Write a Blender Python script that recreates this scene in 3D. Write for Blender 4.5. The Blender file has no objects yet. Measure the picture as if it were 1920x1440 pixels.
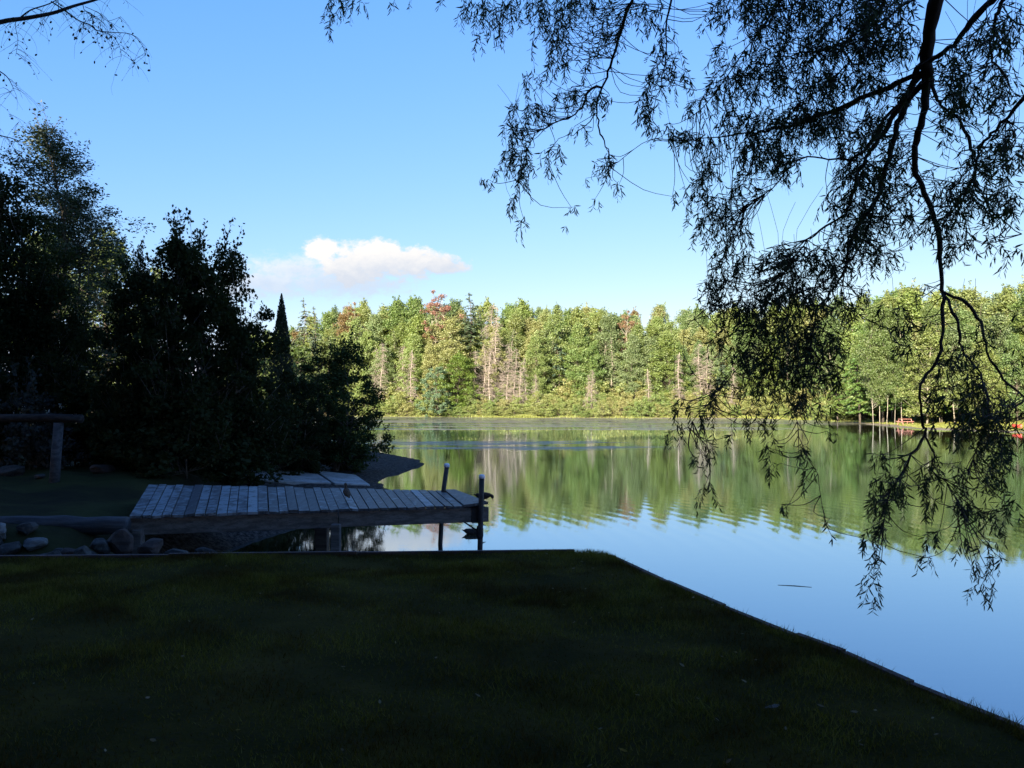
import bpy, math, random
import numpy as np
from mathutils import Vector, Matrix
S = bpy.context.scene
COL = S.collection
F = 1552.0            # focal length in pixels of a 1920 px wide frame
CZ = 2.5              # eye height above the water (the lawn is 0.9 m above it)
PITCH = math.atan(30 / F)

# ---------------------------------------------------------------- camera
cam_d = bpy.data.cameras.new('camera'); cam = bpy.data.objects.new('camera', cam_d); COL.objects.link(cam)
cam_d.sensor_fit = 'HORIZONTAL'; cam_d.sensor_width = 36.0; cam_d.lens = 36.0 * F / 1920.0
cam_d.clip_start = 0.1; cam_d.clip_end = 3000
cam.location = (0, 0, CZ); cam.rotation_euler = (math.pi / 2 + PITCH, 0, 0)
S.camera = cam

# ---------------------------------------------------------------- light
SUN_EL, SUN_AZ = math.radians(20), math.radians(203)      # azimuth clockwise from +Y: behind and left
sdir = Vector((math.sin(SUN_AZ) * math.cos(SUN_EL), math.cos(SUN_AZ) * math.cos(SUN_EL), math.sin(SUN_EL)))
sun_d = bpy.data.lights.new('sun', 'SUN'); sun_d.energy = 5.0; sun_d.angle = math.radians(0.5); sun_d.color = (1.0, 0.90, 0.72)
sun = bpy.data.objects.new('sun', sun_d); COL.objects.link(sun)
sun.rotation_euler = sdir.to_track_quat('Z', 'Y').to_euler()
S.view_settings.view_transform = 'Standard'; S.view_settings.look = 'None'
S.view_settings.exposure = 2.15; S.view_settings.gamma = 1.0; S.view_settings.use_curve_mapping = False
try:
    S.cycles.max_bounces = 6; S.cycles.diffuse_bounces = 3; S.cycles.glossy_bounces = 3; S.cycles.transmission_bounces = 3
    S.cycles.transparent_max_bounces = 4
except Exception: pass

# ---------------------------------------------------------------- node helper
class NT:
    def __init__(s, tree): s.t = tree; s.n = tree.nodes; s.l = tree.links
    def new(s, kind, **kw):
        n = s.n.new(kind)
        for k, v in kw.items():
            if k.startswith('i_'): n.inputs[k[2:].replace('_', ' ')].default_value = v
            else: setattr(n, k, v)
        return n
    def set(s, sock, v):
        if hasattr(v, 'is_output') or isinstance(v, bpy.types.NodeSocket): s.l.new(v, sock)
        else: sock.default_value = v
    def m(s, op, a, b=None, c=None, clamp=False):
        n = s.n.new('ShaderNodeMath'); n.operation = op; n.use_clamp = clamp
        s.set(n.inputs[0], a)
        if b is not None: s.set(n.inputs[1], b)
        if c is not None: s.set(n.inputs[2], c)
        return n.outputs[0]
    def mix(s, f, a, b, blend='MIX'):
        n = s.n.new('ShaderNodeMix'); n.data_type = 'RGBA'; n.blend_type = blend
        s.set(n.inputs[0], f); s.set(n.inputs[6], a); s.set(n.inputs[7], b)
        return n.outputs[2]
    def ramp(s, f, lo, hi, a=0.0, b=1.0, smooth=True):
        n = s.n.new('ShaderNodeMapRange'); n.interpolation_type = 'SMOOTHSTEP' if smooth else 'LINEAR'
        s.set(n.inputs[0], f); s.set(n.inputs[1], lo); s.set(n.inputs[2], hi); s.set(n.inputs[3], a); s.set(n.inputs[4], b)
        return n.outputs[0]
    def noise(s, vec, scale, detail=3, rough=0.5, dist=0.0):
        n = s.n.new('ShaderNodeTexNoise')
        if vec is not None: s.l.new(vec, n.inputs['Vector'])
        n.inputs['Scale'].default_value = scale; n.inputs['Detail'].default_value = detail
        n.inputs['Roughness'].default_value = rough; n.inputs['Distortion'].default_value = dist
        return n.outputs[0]
    def scale(s, vec, v):
        n = s.n.new('ShaderNodeMapping'); s.l.new(vec, n.inputs[0]); n.inputs['Scale'].default_value = v
        return n.outputs[0]

# ---------------------------------------------------------------- sky
W = bpy.data.worlds.new('World'); S.world = W; W.use_nodes = True
t = NT(W.node_tree); t.n.clear()
out = t.new('ShaderNodeOutputWorld'); bg = t.new('ShaderNodeBackground'); t.l.new(bg.outputs[0], out.inputs[0])
sky = t.new('ShaderNodeTexSky'); sky.sky_type = 'NISHITA'; sky.sun_disc = False
sky.sun_elevation = SUN_EL; sky.sun_rotation = SUN_AZ; sky.air_density = 1.0; sky.dust_density = 0.3; sky.ozone_density = 1.0; sky.altitude = 200
SKY_STRENGTH = 0.063
sx = t.new('ShaderNodeSeparateColor'); t.l.new(sky.outputs[0], sx.inputs[0]); sc_ = t.new('ShaderNodeCombineColor')     # camera's rendering of the blue sky
K_ = .28 / SKY_STRENGTH / 2 ** S.view_settings.exposure
t.l.new(t.m('MULTIPLY', sx.outputs[0], .497 * K_), sc_.inputs[0])
t.l.new(t.m('MULTIPLY', t.m('MINIMUM', t.m('MULTIPLY', t.m('POWER', sx.outputs[1], .62), 1.066), t.m('MULTIPLY', sx.outputs[1], .78)), K_), sc_.inputs[1])
t.l.new(t.m('MULTIPLY', t.m('MINIMUM', t.m('MULTIPLY', t.m('POWER', sx.outputs[2], .7), 1.60), 4.5), K_), sc_.inputs[2]); skc = sc_.outputs[0]
geo = t.new('ShaderNodeNewGeometry'); sep = t.new('ShaderNodeSeparateXYZ'); tc = t.new('ShaderNodeTexCoord')
t.l.new(tc.outputs['Generated'], sep.inputs[0])
X, Y, Z = sep.outputs
az = t.m('MULTIPLY', t.m('ARCTAN2', X, Y), 57.2958); el = t.m('MULTIPLY', t.m('ARCSINE', Z), 57.2958)
cv = t.new('ShaderNodeCombineXYZ'); t.l.new(az, cv.inputs[0]); t.l.new(t.m('MULTIPLY', el, 1.5), cv.inputs[1])
def cloud_px(px, py, rx, ry):
    a = math.degrees(math.atan((px - 960) / F)); e = math.degrees(math.atan((750 - py) / F * math.cos(math.radians(a))))
    return a, e, math.degrees(rx / F), math.degrees(ry / F)
n1 = t.noise(cv.outputs[0], 0.42, 6, 0.6, 0.3); n2 = t.noise(cv.outputs[0], 1.3, 5, 0.65)
wob = t.m('ADD', t.m('MULTIPLY', t.m('SUBTRACT', n1, 0.5), 1.5), t.m('MULTIPLY', t.m('SUBTRACT', n2, 0.5), 1.3))
def puffs(lst):
    cur = None
    for p in lst:
        a, e, ra, re = cloud_px(*p)
        dx = t.m('DIVIDE', t.m('SUBTRACT', az, a), ra); dy = t.m('DIVIDE', t.m('SUBTRACT', el, e), re)
        d = t.m('SUBTRACT', 1.0, t.m('SQRT', t.m('ADD', t.m('MULTIPLY', dx, dx), t.m('MULTIPLY', dy, dy))))
        cur = d if cur is None else t.m('MAXIMUM', cur, d)
    return cur
dense = puffs([(700, 492, 100, 44), (655, 505, 70, 40), (770, 492, 75, 32), (820, 497, 62, 22), (600, 466, 34, 24), (715, 470, 48, 26)])
thin = puffs([(640, 528, 150, 34), (500, 530, 120, 26), (560, 505, 120, 30), (430, 545, 90, 22)])
dm = t.ramp(t.m('ADD', dense, t.m('MULTIPLY', wob, .95)), -0.08, 0.46)
tm = t.m('MULTIPLY', t.ramp(t.m('ADD', thin, wob), -0.15, 0.75), 0.75)
mask = t.m('MAXIMUM', dm, tm)
lit = t.ramp(t.m('ADD', t.m('SUBTRACT', el, t.m('MULTIPLY', az, 0.10)), t.m('MULTIPLY', wob, 1.4)), 8.4, 11.6)  # cloud's sunlit upper left and shaded base are painted into its colour
CL_HI = (3.75, 3.65, 3.55, 1); CL_LO = (2.4, 2.65, 3.1, 1)
cc = t.mix(lit, CL_LO, CL_HI)
fin = t.mix(mask, skc, cc)
t.l.new(fin, bg.inputs[0]); bg.inputs[1].default_value = SKY_STRENGTH

# ---------------------------------------------------------------- mesh helpers
def mesh(name, V, faces, mat=None, smooth=False, rnd=None):
    """faces: list of int arrays (m,k) with constant k each"""
    me = bpy.data.meshes.new(name)
    V = np.asarray(V, dtype=np.float32)
    fs = [np.asarray(f, dtype=np.int32) for f in faces if len(f)]
    me.vertices.add(len(V)); me.vertices.foreach_set('co', V.ravel())
    nl = sum(f.size for f in fs); npg = sum(len(f) for f in fs)
    me.loops.add(nl); me.polygons.add(npg)
    me.loops.foreach_set('vertex_index', np.concatenate([f.ravel() for f in fs]))
    tot = np.concatenate([np.full(len(f), f.shape[1], dtype=np.int32) for f in fs])
    st = np.concatenate([[0], np.cumsum(tot)[:-1]]).astype(np.int32)
    me.polygons.foreach_set('loop_start', st)
    try: me.polygons.foreach_set('loop_total', tot)
    except Exception: pass
    me.polygons.foreach_set('use_smooth', np.full(npg, bool(smooth)))
    if rnd is not None:
        a = me.attributes.new('rnd', 'FLOAT', 'FACE'); a.data.foreach_set('value', np.asarray(rnd, dtype=np.float32))
    me.update(calc_edges=True)
    if mat: me.materials.append(mat)
    return me
def obj(name, me, parent=None, loc=(0, 0, 0), **props):
    o = bpy.data.objects.new(name, me); COL.objects.link(o); o.location = loc
    if parent: o.parent = parent
    for k, v in props.items(): o[k] = v
    return o
def empty(name, loc, rz=0, **props):
    o = bpy.data.objects.new(name, None); COL.objects.link(o); o.location = loc; o.rotation_euler = (0, 0, rz)
    o.empty_display_size = 0.2
    for k, v in props.items(): o[k] = v
    return o
class MB:
    def __init__(s): s.v = []; s.f = {}; s.n = 0
    def add(s, V, Fs):
        V = np.asarray(V, dtype=float).reshape(-1, 3); s.v.append(V)
        for f in Fs:
            f = np.asarray(f, dtype=int)
            if f.ndim == 1: f = f[None]
            s.f.setdefault(f.shape[1], []).append(f + s.n)
        s.n += len(V); return s
    def box(s, c, size, rot=None, jit=0):
        q = np.array([[x, y, z] for z in (-.5, .5) for y in (-.5, .5) for x in (-.5, .5)]) * np.array(size)
        if jit: q += np.random.uniform(-jit, jit, q.shape)
        if rot is not None: q = q @ np.array(rot).T
        return s.add(q + np.array(c), [[[0, 2, 3, 1], [4, 5, 7, 6], [0, 1, 5, 4], [2, 6, 7, 3], [0, 4, 6, 2], [1, 3, 7, 5]]])
    def hexa(s, b, tp):      # four bottom points, four top points (same order, counter-clockwise)
        q = np.array(list(b) + list(tp))
        return s.add(q, [[[3, 2, 1, 0], [4, 5, 6, 7], [0, 1, 5, 4], [1, 2, 6, 5], [2, 3, 7, 6], [3, 0, 4, 7]]])
    def tube(s, P, R, sides=6, caps=True):
        P = np.asarray(P, dtype=float); R = np.broadcast_to(np.asarray(R, dtype=float), (len(P),)) if np.ndim(R) < 2 else np.asarray(R)
        T = np.gradient(P, axis=0); T /= np.linalg.norm(T, axis=1)[:, None] + 1e-9
        ref = np.array([0, 0, 1.0]) if abs(T[0][2]) < .9 else np.array([1.0, 0, 0])
        a = np.linspace(0, 2 * np.pi, sides, endpoint=False); rings = []
        for i in range(len(P)):
            u = np.cross(ref, T[i]); u /= np.linalg.norm(u) + 1e-9; w = np.cross(T[i], u); ref = np.cross(u, T[i]) * -1 if False else w
            r1, r2 = (R[i], R[i]) if np.ndim(R) < 2 else (R[i][0], R[i][1])
            rings.append(P[i] + np.outer(np.cos(a) * r1, u) + np.outer(np.sin(a) * r2, w))
            ref = w
        n = len(P); V = np.concatenate(rings); k = np.arange(sides); k2 = (k + 1) % sides
        q = np.concatenate([np.stack([i * sides + k, i * sides + k2, (i + 1) * sides + k2, (i + 1) * sides + k], 1) for i in range(n - 1)])
        s.add(V, [q])
        if caps:
            b = s.n - len(V)
            s.f.setdefault(sides, []).append(np.array([[b + j for j in range(sides)][::-1]]))
            s.f.setdefault(sides, []).append(np.array([[b + (n - 1) * sides + j for j in range(sides)]]))
        return s
    def build(s, name, mat, parent=None, smooth=False, loc=(0, 0, 0), **props):
        me = mesh(name, np.concatenate(s.v), [np.concatenate(x) for x in s.f.values()], mat, smooth)
        return obj(name, me, parent, loc, **props)
    def me(s, name, mat, smooth=False):
        return mesh(name, np.concatenate(s.v), [np.concatenate(x) for x in s.f.values()], mat, smooth)

def bevel(o, w=0.01, seg=2):
    m = o.modifiers.new('bevel', 'BEVEL'); m.width = w; m.segments = seg; m.limit_method = 'ANGLE'; return o

# leaf shapes in (along, across) units
SH_LANCE = np.array([[0, 0], [.3, .088], [.65, .072], [1, 0], [.65, -.072], [.3, -.088]])
SH_OVAL = np.array([[0, 0], [.3, .33], [.75, .27], [1, 0], [.75, -.27], [.3, -.33]])
SH_MAPLE = np.array([[0, 0], [.15, .42], [.45, .25], [.62, .52], [.7, .18], [1.05, 0], [.7, -.18], [.62, -.52], [.45, -.25], [.15, -.42]])
SH_QUAD = np.array([[0, -.05], [.5, -.42], [1, .05], [.45, .4]])
SH_SPRAY = np.array([[0, 0], [.35, .20], [1, .03], [.4, -.22]])
def leaves(P, D, N, L, shape, fold=0.0):
    """P positions, D direction, N approx normal, L lengths"""
    D = D / (np.linalg.norm(D, axis=1)[:, None] + 1e-9); Sd = np.cross(N, D); Sd /= np.linalg.norm(Sd, axis=1)[:, None] + 1e-9
    Nn = np.cross(D, Sd); k = len(shape)
    V = P[:, None, :] + (shape[None, :, 0, None] * D[:, None, :] + shape[None, :, 1, None] * Sd[:, None, :]) * L[:, None, None]
    V += (Nn[:, None, :] * (fold * (shape[None, :, 0, None] ** 2)) * -L[:, None, None])
    n = len(P); return V.reshape(-1, 3), np.arange(n * k).reshape(n, k)
def rdir(r, n, up=0.0):
    v = r.normal(size=(n, 3)); v[:, 2] += up; return v / (np.linalg.norm(v, axis=1)[:, None] + 1e-9)

# ---------------------------------------------------------------- materials
def mat(name): m = bpy.data.materials.new(name); m.use_nodes = True; m.node_tree.nodes.clear(); return m, NT(m.node_tree)
def finish(t, sh, disp=None):
    o = t.new('ShaderNodeOutputMaterial'); t.l.new(sh, o.inputs[0]); return o
def leafmat(name, trans=0.42, rough=0.55, gl=0.04, patch=False):
    m, t = mat(name)
    oi = t.new('ShaderNodeObjectInfo'); at = t.new('ShaderNodeAttribute'); at.attribute_name = 'rnd'
    r = at.outputs['Fac']
    hs = t.new('ShaderNodeHueSaturation'); t.l.new(oi.outputs['Color'], hs.inputs['Color'])
    t.l.new(t.ramp(r, 0, 1, 0.475, 0.515, False), hs.inputs['Hue'])
    r2 = t.m('FRACT', t.m('MULTIPLY', r, 7.31)); t.l.new(t.ramp(r2, 0, 1, 0.68, 1.36, False), hs.inputs['Value'])
    t.l.new(t.ramp(r2, 0, 1, 1.1, 0.85, False), hs.inputs['Saturation'])
    if patch:
        ge = t.new('ShaderNodeNewGeometry'); pn = t.noise(ge.outputs['Position'], 1.5, 5, .65, .5)
        pc = t.mix(t.ramp(pn, .36, .64), (.55, .42, .45, 1), (1.35, 1.5, 1.15, 1)); pm = t.mix(1.0, oi.outputs['Color'], pc, 'MULTIPLY'); t.l.new(pm, hs.inputs['Color'])
    d = t.new('ShaderNodeBsdfDiffuse'); tr = t.new('ShaderNodeBsdfTranslucent'); g = t.new('ShaderNodeBsdfGlossy'); g.inputs['Roughness'].default_value = rough
    t.l.new(hs.outputs[0], d.inputs[0])
    tcx = t.mix(1.0, hs.outputs[0], (1.3, 1.25, .5, 1), 'MULTIPLY'); t.l.new(tcx, tr.inputs[0])
    a = t.new('ShaderNodeMixShader'); a.inputs[0].default_value = trans; t.l.new(d.outputs[0], a.inputs[1]); t.l.new(tr.outputs[0], a.inputs[2])
    b = t.new('ShaderNodeMixShader'); b.inputs[0].default_value = gl; t.l.new(a.outputs[0], b.inputs[1]); t.l.new(g.outputs[0], b.inputs[2])
    finish(t, b.outputs[0]); return m
M_LEAF = leafmat('leaf'); M_NEEDLE = leafmat('needle', 0.2); M_DLEAF = leafmat('shade_leaf', 0.3, .7, .006); M_GRASS = leafmat('grass_blade', 0.3, .7, .003, True); M_WILLOW = leafmat('willow_leaf', 0.22, 0.5, 0.02)
def simple(name, c1, c2, scale=8, rough=0.8, bump=0.3, stretch=(1, 1, 1), detail=5, spec=0.3, c3=None, use_obj=True):
    m, t = mat(name)
    tc = t.new('ShaderNodeTexCoord'); v = t.scale(tc.outputs['Object'], stretch)
    n = t.noise(v, scale, detail, 0.6); n2 = t.noise(v, scale * 5.3, 4, 0.6)
    c = t.mix(t.ramp(n, 0.35, 0.65), c1, c2)
    if c3: c = t.mix(t.ramp(n2, 0.52, 0.72), c, c3)
    p = t.new('ShaderNodeBsdfPrincipled'); t.l.new(c, p.inputs['Base Color']); p.inputs['Roughness'].default_value = rough
    p.inputs['Specular IOR Level'].default_value = spec
    b = t.new('ShaderNodeBump'); b.inputs['Strength'].default_value = bump; b.inputs['Distance'].default_value = 0.02
    t.l.new(t.m('ADD', n, t.m('MULTIPLY', n2, .4)), b.inputs['Height']); t.l.new(b.outputs[0], p.inputs['Normal'])
    finish(t, p.outputs[0]); return m
M_BARK = simple('bark', (.05, .038, .028, 1), (.11, .09, .07, 1), 9, 0.9, 0.6, (1, 1, .25))
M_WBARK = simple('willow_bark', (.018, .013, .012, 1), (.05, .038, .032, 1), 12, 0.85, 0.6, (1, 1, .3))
M_PALE = simple('pale_bark', (.20, .17, .13, 1), (.34, .30, .24, 1), 3, 0.85, 0.3, (1, 1, .4), c3=(.16, .12, .09, 1))
M_DEAD = simple('dead_wood', (.20, .16, .135, 1), (.30, .25, .21, 1), 4, 0.9, 0.3, (1, 1, .3))
M_ROCK = simple('rock', (.018, .018, .019, 1), (.05, .049, .046, 1), 5, 0.85, 0.6, c3=(.07, .07, .06, 1))
M_ROCKR = simple('red_rock', (.032, .022, .019, 1), (.065, .045, .038, 1), 5, 0.85, 0.6)
M_ROCKL = simple('light_rock', (.08, .08, .08, 1), (.15, .15, .145, 1), 6, 0.85, 0.4, c3=(.2, .2, .19, 1))
M_SLAB = simple('concrete', (.22, .22, .21, 1), (.36, .36, .35, 1), 1.6, 0.8, 0.3, c3=(.12, .13, .11, 1))
M_BEAM = simple('beam_wood', (.09, .075, .065, 1), (.17, .15, .135, 1), 3, 0.8, 0.3, (.4, 6, 6), c3=(.05, .045, .04, 1))
M_EDGE = simple('edging_wood', (.05, .035, .035, 1), (.12, .08, .085, 1), 4, 0.85, 0.4, (.5, 3, 3))
M_LOG = simple('log_wood', (.03, .034, .04, 1), (.07, .075, .082, 1), 4, 0.85, 0.5, (.4, 4, 4), c3=(.03, .03, .03, 1))
M_RAIL = simple('rail_wood', (.022, .02, .02, 1), (.045, .042, .04, 1), 4, 0.9, 0.5, (.4, 4, 4), spec=.05)
M_POST = simple('metal_post', (.022, .020, .020, 1), (.045, .040, .040, 1), 12, 0.55, 0.1, spec=.25)
M_CAP = simple('cap_plastic', (.62, .64, .72, 1), (.72, .74, .8, 1), 12, 0.4, 0.05, spec=.5)
M_IRON = simple('iron', (.012, .012, .013, 1), (.03, .025, .022, 1), 20, 0.6, 0.2)
M_RED = simple('red_paint', (.50, .045, .035, 1), (.58, .07, .05, 1), 6, 0.45, 0.05, spec=.5)
M_REDW = simple('red_wood', (.30, .12, .09, 1), (.42, .2, .16, 1), 6, 0.7, 0.1)
M_GREY = simple('grey_paint', (.12, .13, .135, 1), (.2, .21, .22, 1), 5, 0.5, 0.1)
M_SIDING = simple('siding', (.25, .24, .2, 1), (.3, .29, .25, 1), 2, 0.8, 0.2, (1, 1, 8))
M_SHINGLE = simple('shingle', (.04, .04, .045, 1), (.08, .08, .08, 1), 9, 0.9, 0.3)
M_DUCK = simple('duck_feather', (.035, .024, .016, 1), (.10, .07, .045, 1), 40, 0.8, 0.4, (1, 3, 1), c3=(.15, .12, .09, 1))
M_DUCKD = simple('dark_feather', (.012, .009, .008, 1), (.04, .028, .022, 1), 40, 0.8, 0.4)
M_BILL = simple('bill', (.16, .09, .03, 1), (.2, .12, .04, 1), 20, 0.5, 0.1)
M_LEG = simple('duck_leg', (.35, .3, .22, 1), (.4, .34, .26, 1), 20, 0.6, 0.1)

# weathered decking: grey-blue paint worn to bare wood, different board by board
m, t = mat('decking'); M_DECK = m
tc = t.new('ShaderNodeTexCoord'); at = t.new('ShaderNodeAttribute'); at.attribute_name = 'rnd'
g1 = t.noise(t.scale(tc.outputs['Object'], (14, 1.6, 3)), 1.6, 6, 0.65); g2 = t.noise(tc.outputs['Object'], 5.5, 6, 0.7); g3 = t.noise(tc.outputs['Object'], 38, 4, 0.6)
base = t.mix(t.ramp(g1, .35, .65), (.040, .040, .045, 1), (.12, .125, .135, 1))
worn = t.mix(t.ramp(t.m('ADD', g2, t.m('MULTIPLY', t.m('SUBTRACT', at.outputs['Fac'], .5), .24)), .47, .60), base, (.25, .29, .32, 1))
c = t.mix(t.ramp(g3, .60, .72), worn, (.05, .045, .045, 1))
c = t.mix(1.0, c, t.mix(at.outputs['Fac'], (.50, .49, .48, 1), (.92, .90, .86, 1)), 'MULTIPLY')
p = t.new('ShaderNodeBsdfPrincipled'); t.l.new(c, p.inputs['Base Color']); p.inputs['Roughness'].default_value = .55; p.inputs['Specular IOR Level'].default_value = .45
b = t.new('ShaderNodeBump'); b.inputs['Strength'].default_value = .2; b.inputs['Distance'].default_value = .01
t.l.new(t.m('ADD', g1, t.m('MULTIPLY', g3, .5)), b.inputs['Height']); t.l.new(b.outputs[0], p.inputs['Normal']); finish(t, p.outputs[0])

# terrain: earth, leaf litter, mud at the water, marsh grass
m, t = mat('terrain'); M_TERR = m
ge = t.new('ShaderNodeNewGeometry'); sp = t.new('ShaderNodeSeparateXYZ'); t.l.new(ge.outputs['Position'], sp.inputs[0])
a = t.noise(ge.outputs['Position'], 0.5, 6, .6); a2 = t.noise(ge.outputs['Position'], 7, 5, .7)
earth = t.mix(t.ramp(a, .35, .65), (.05, .045, .03, 1), (.075, .085, .035, 1)); earth = t.mix(t.ramp(a2, .4, .7), earth, (.03, .028, .02, 1))
mud = t.mix(t.ramp(a2, .35, .65), (.20, .17, .13, 1), (.11, .10, .085, 1))
grs = t.mix(t.ramp(sp.outputs[0], 22, 34), t.mix(t.ramp(a2, .3, .7), (.20, .14, .075, 1), (.14, .12, .05, 1)), t.mix(t.ramp(a2, .3, .7), (.20, .24, .05, 1), (.26, .22, .06, 1)))
gravel = t.mix(t.ramp(t.noise(ge.outputs['Position'], 11, 6, .8), .40, .62), (.012, .011, .011, 1), (.085, .075, .068, 1))
zz = t.m('ADD', sp.outputs[2], t.m('MULTIPLY', t.m('SUBTRACT', a, .5), .10))
farm = t.ramp(sp.outputs[1], 42, 55)
c = t.mix(t.ramp(zz, .10, .16), mud, grs); c = t.mix(t.ramp(zz, .5, .8), c, earth)
c2 = t.mix(t.ramp(zz, .35, .5), gravel, t.mix(t.ramp(a, .35, .65), (.022, .020, .012, 1), (.040, .042, .016, 1)))
c = t.mix(farm, c2, c)
p = t.new('ShaderNodeBsdfPrincipled'); t.l.new(c, p.inputs['Base Color']); p.inputs['Roughness'].default_value = .9; p.inputs['Specular IOR Level'].default_value = .03
b = t.new('ShaderNodeBump'); b.inputs['Strength'].default_value = .6; b.inputs['Distance'].default_value = .05
t.l.new(a2, b.inputs['Height']); t.l.new(b.outputs[0], p.inputs['Normal']); finish(t, p.outputs[0])

# lawn
m, t = mat('lawn'); M_LAWN = m
ge = t.new('ShaderNodeNewGeometry'); a = t.noise(ge.outputs['Position'], 1.1, 6, .65); a2 = t.noise(ge.outputs['Position'], 40, 4, .7)
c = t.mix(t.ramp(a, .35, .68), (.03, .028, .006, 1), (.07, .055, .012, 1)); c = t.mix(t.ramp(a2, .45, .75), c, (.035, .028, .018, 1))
p = t.new('ShaderNodeBsdfPrincipled'); t.l.new(c, p.inputs['Base Color']); p.inputs['Roughness'].default_value = .95; p.inputs['Specular IOR Level'].default_value = .02
b = t.new('ShaderNodeBump'); b.inputs['Strength'].default_value = .7; b.inputs['Distance'].default_value = .02
t.l.new(a2, b.inputs['Height']); t.l.new(b.outputs[0], p.inputs['Normal']); finish(t, p.outputs[0])

# water
m, t = mat('pond_water'); M_WATER = m
ge = t.new('ShaderNodeNewGeometry'); pos = ge.outputs['Position']; sp = t.new('ShaderNodeSeparateXYZ'); t.l.new(pos, sp.inputs[0])
PX, PY = sp.outputs[0], sp.outputs[1]
r1 = t.noise(t.scale(pos, (.45, 2.2, 1)), 1.6, 3, .5, .4)     # ripples a few decimetres long
r2 = t.noise(t.scale(pos, (.5, 2.6, 1)), 7.0, 2, .5, .2)
area = t.noise(t.scale(pos, (.35, 1, 1)), .12, 3, .5)
# a belt of small waves beyond the dock, set off by the swimming duck
wv = t.new('ShaderNodeTexWave'); wv.wave_type = 'RINGS'; wv.rings_direction = 'Z'; t.l.new(t.scale(pos, (1, 1, 1)), wv.inputs[0])
mp = t.n[-1] if False else wv.inputs[0].links[0].from_node; mp.inputs['Location'].default_value = (6.0, -14.0, 0)
wv.inputs['Scale'].default_value = .75; wv.inputs['Distortion'].default_value = 3.0; wv.inputs['Detail'].default_value = 2; wv.inputs['Detail Scale'].default_value = .6
belt = t.m('MULTIPLY', t.ramp(PY, 11.5, 15.5), t.ramp(PY, 34, 19))
calm = t.ramp(area, .35, .65, .35, 1.0)
far = t.ramp(PY, 14, 40, .35, 1.0)
hgt = t.m('ADD', t.m('MULTIPLY', t.m('ADD', t.m('MULTIPLY', r1, .0013), t.m('MULTIPLY', r2, .0007)), t.m('MULTIPLY', calm, far)),
          t.m('MULTIPLY', t.m('MULTIPLY', wv.outputs['Fac'], .0007), belt))
bp = t.new('ShaderNodeBump'); bp.inputs['Strength'].default_value = 1.0; bp.inputs['Distance'].default_value = 1.0; t.l.new(hgt, bp.inputs['Height'])
fr = t.new('ShaderNodeLayerWeight'); fr.inputs[0].default_value = .5; t.l.new(bp.outputs[0], fr.inputs[1])
gl = t.new('ShaderNodeBsdfGlossy'); gl.inputs['Roughness'].default_value = .035; t.l.new(bp.outputs[0], gl.inputs['Normal']); gl.inputs[0].default_value = (.71, .84, .98, 1)
df = t.new('ShaderNodeBsdfDiffuse'); df.inputs[0].default_value = (.050, .040, .016, 1)
w = t.new('ShaderNodeMixShader'); t.l.new(t.m('POWER', fr.outputs['Facing'], 2.05), w.inputs[0]); t.l.new(df.outputs[0], w.inputs[1]); t.l.new(gl.outputs[0], w.inputs[2])
# floating weed in long flat mats towards the far shore
wn = t.noise(t.scale(pos, (.16, 1, 1)), .22, 7, .68, .4); wn2 = t.noise(t.scale(pos, (.3, 1, 1)), 1.6, 4, .65)
bias = t.m('ADD', t.m('ADD', t.ramp(PY, 62, 72, -.18, .085), t.m('MULTIPLY', t.ramp(PY, 84, 92), .04)), t.m('MULTIPLY', t.ramp(PX, 20, 30), t.ramp(PY, 90, 70, 0, -.2)))
bias = t.m('ADD', bias, t.m('MULTIPLY', t.m('MULTIPLY', t.ramp(PY, 37, 44), t.ramp(PY, 56, 50)), t.ramp(PX, 18, 2, 0.0, .26)))
wm = t.ramp(t.m('ADD', t.m('ADD', wn, bias), t.m('MULTIPLY', t.m('SUBTRACT', wn2, .5), .6)), .54, .64)
wp = t.new('ShaderNodeBsdfPrincipled'); wp.inputs['Roughness'].default_value = .42; wp.inputs['Specular IOR Level'].default_value = .4
wcol = t.mix(t.ramp(wn2, .35, .65), (.035, .045, .045, 1), (.20, .18, .13, 1)); t.l.new(wcol, wp.inputs['Base Color'])
w2 = t.new('ShaderNodeMixShader'); t.l.new(t.m('MULTIPLY', wm, .85), w2.inputs[0]); t.l.new(w.outputs[0], w2.inputs[1]); t.l.new(wp.outputs[0], w2.inputs[2])
finish(t, w2.outputs[0])

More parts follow.
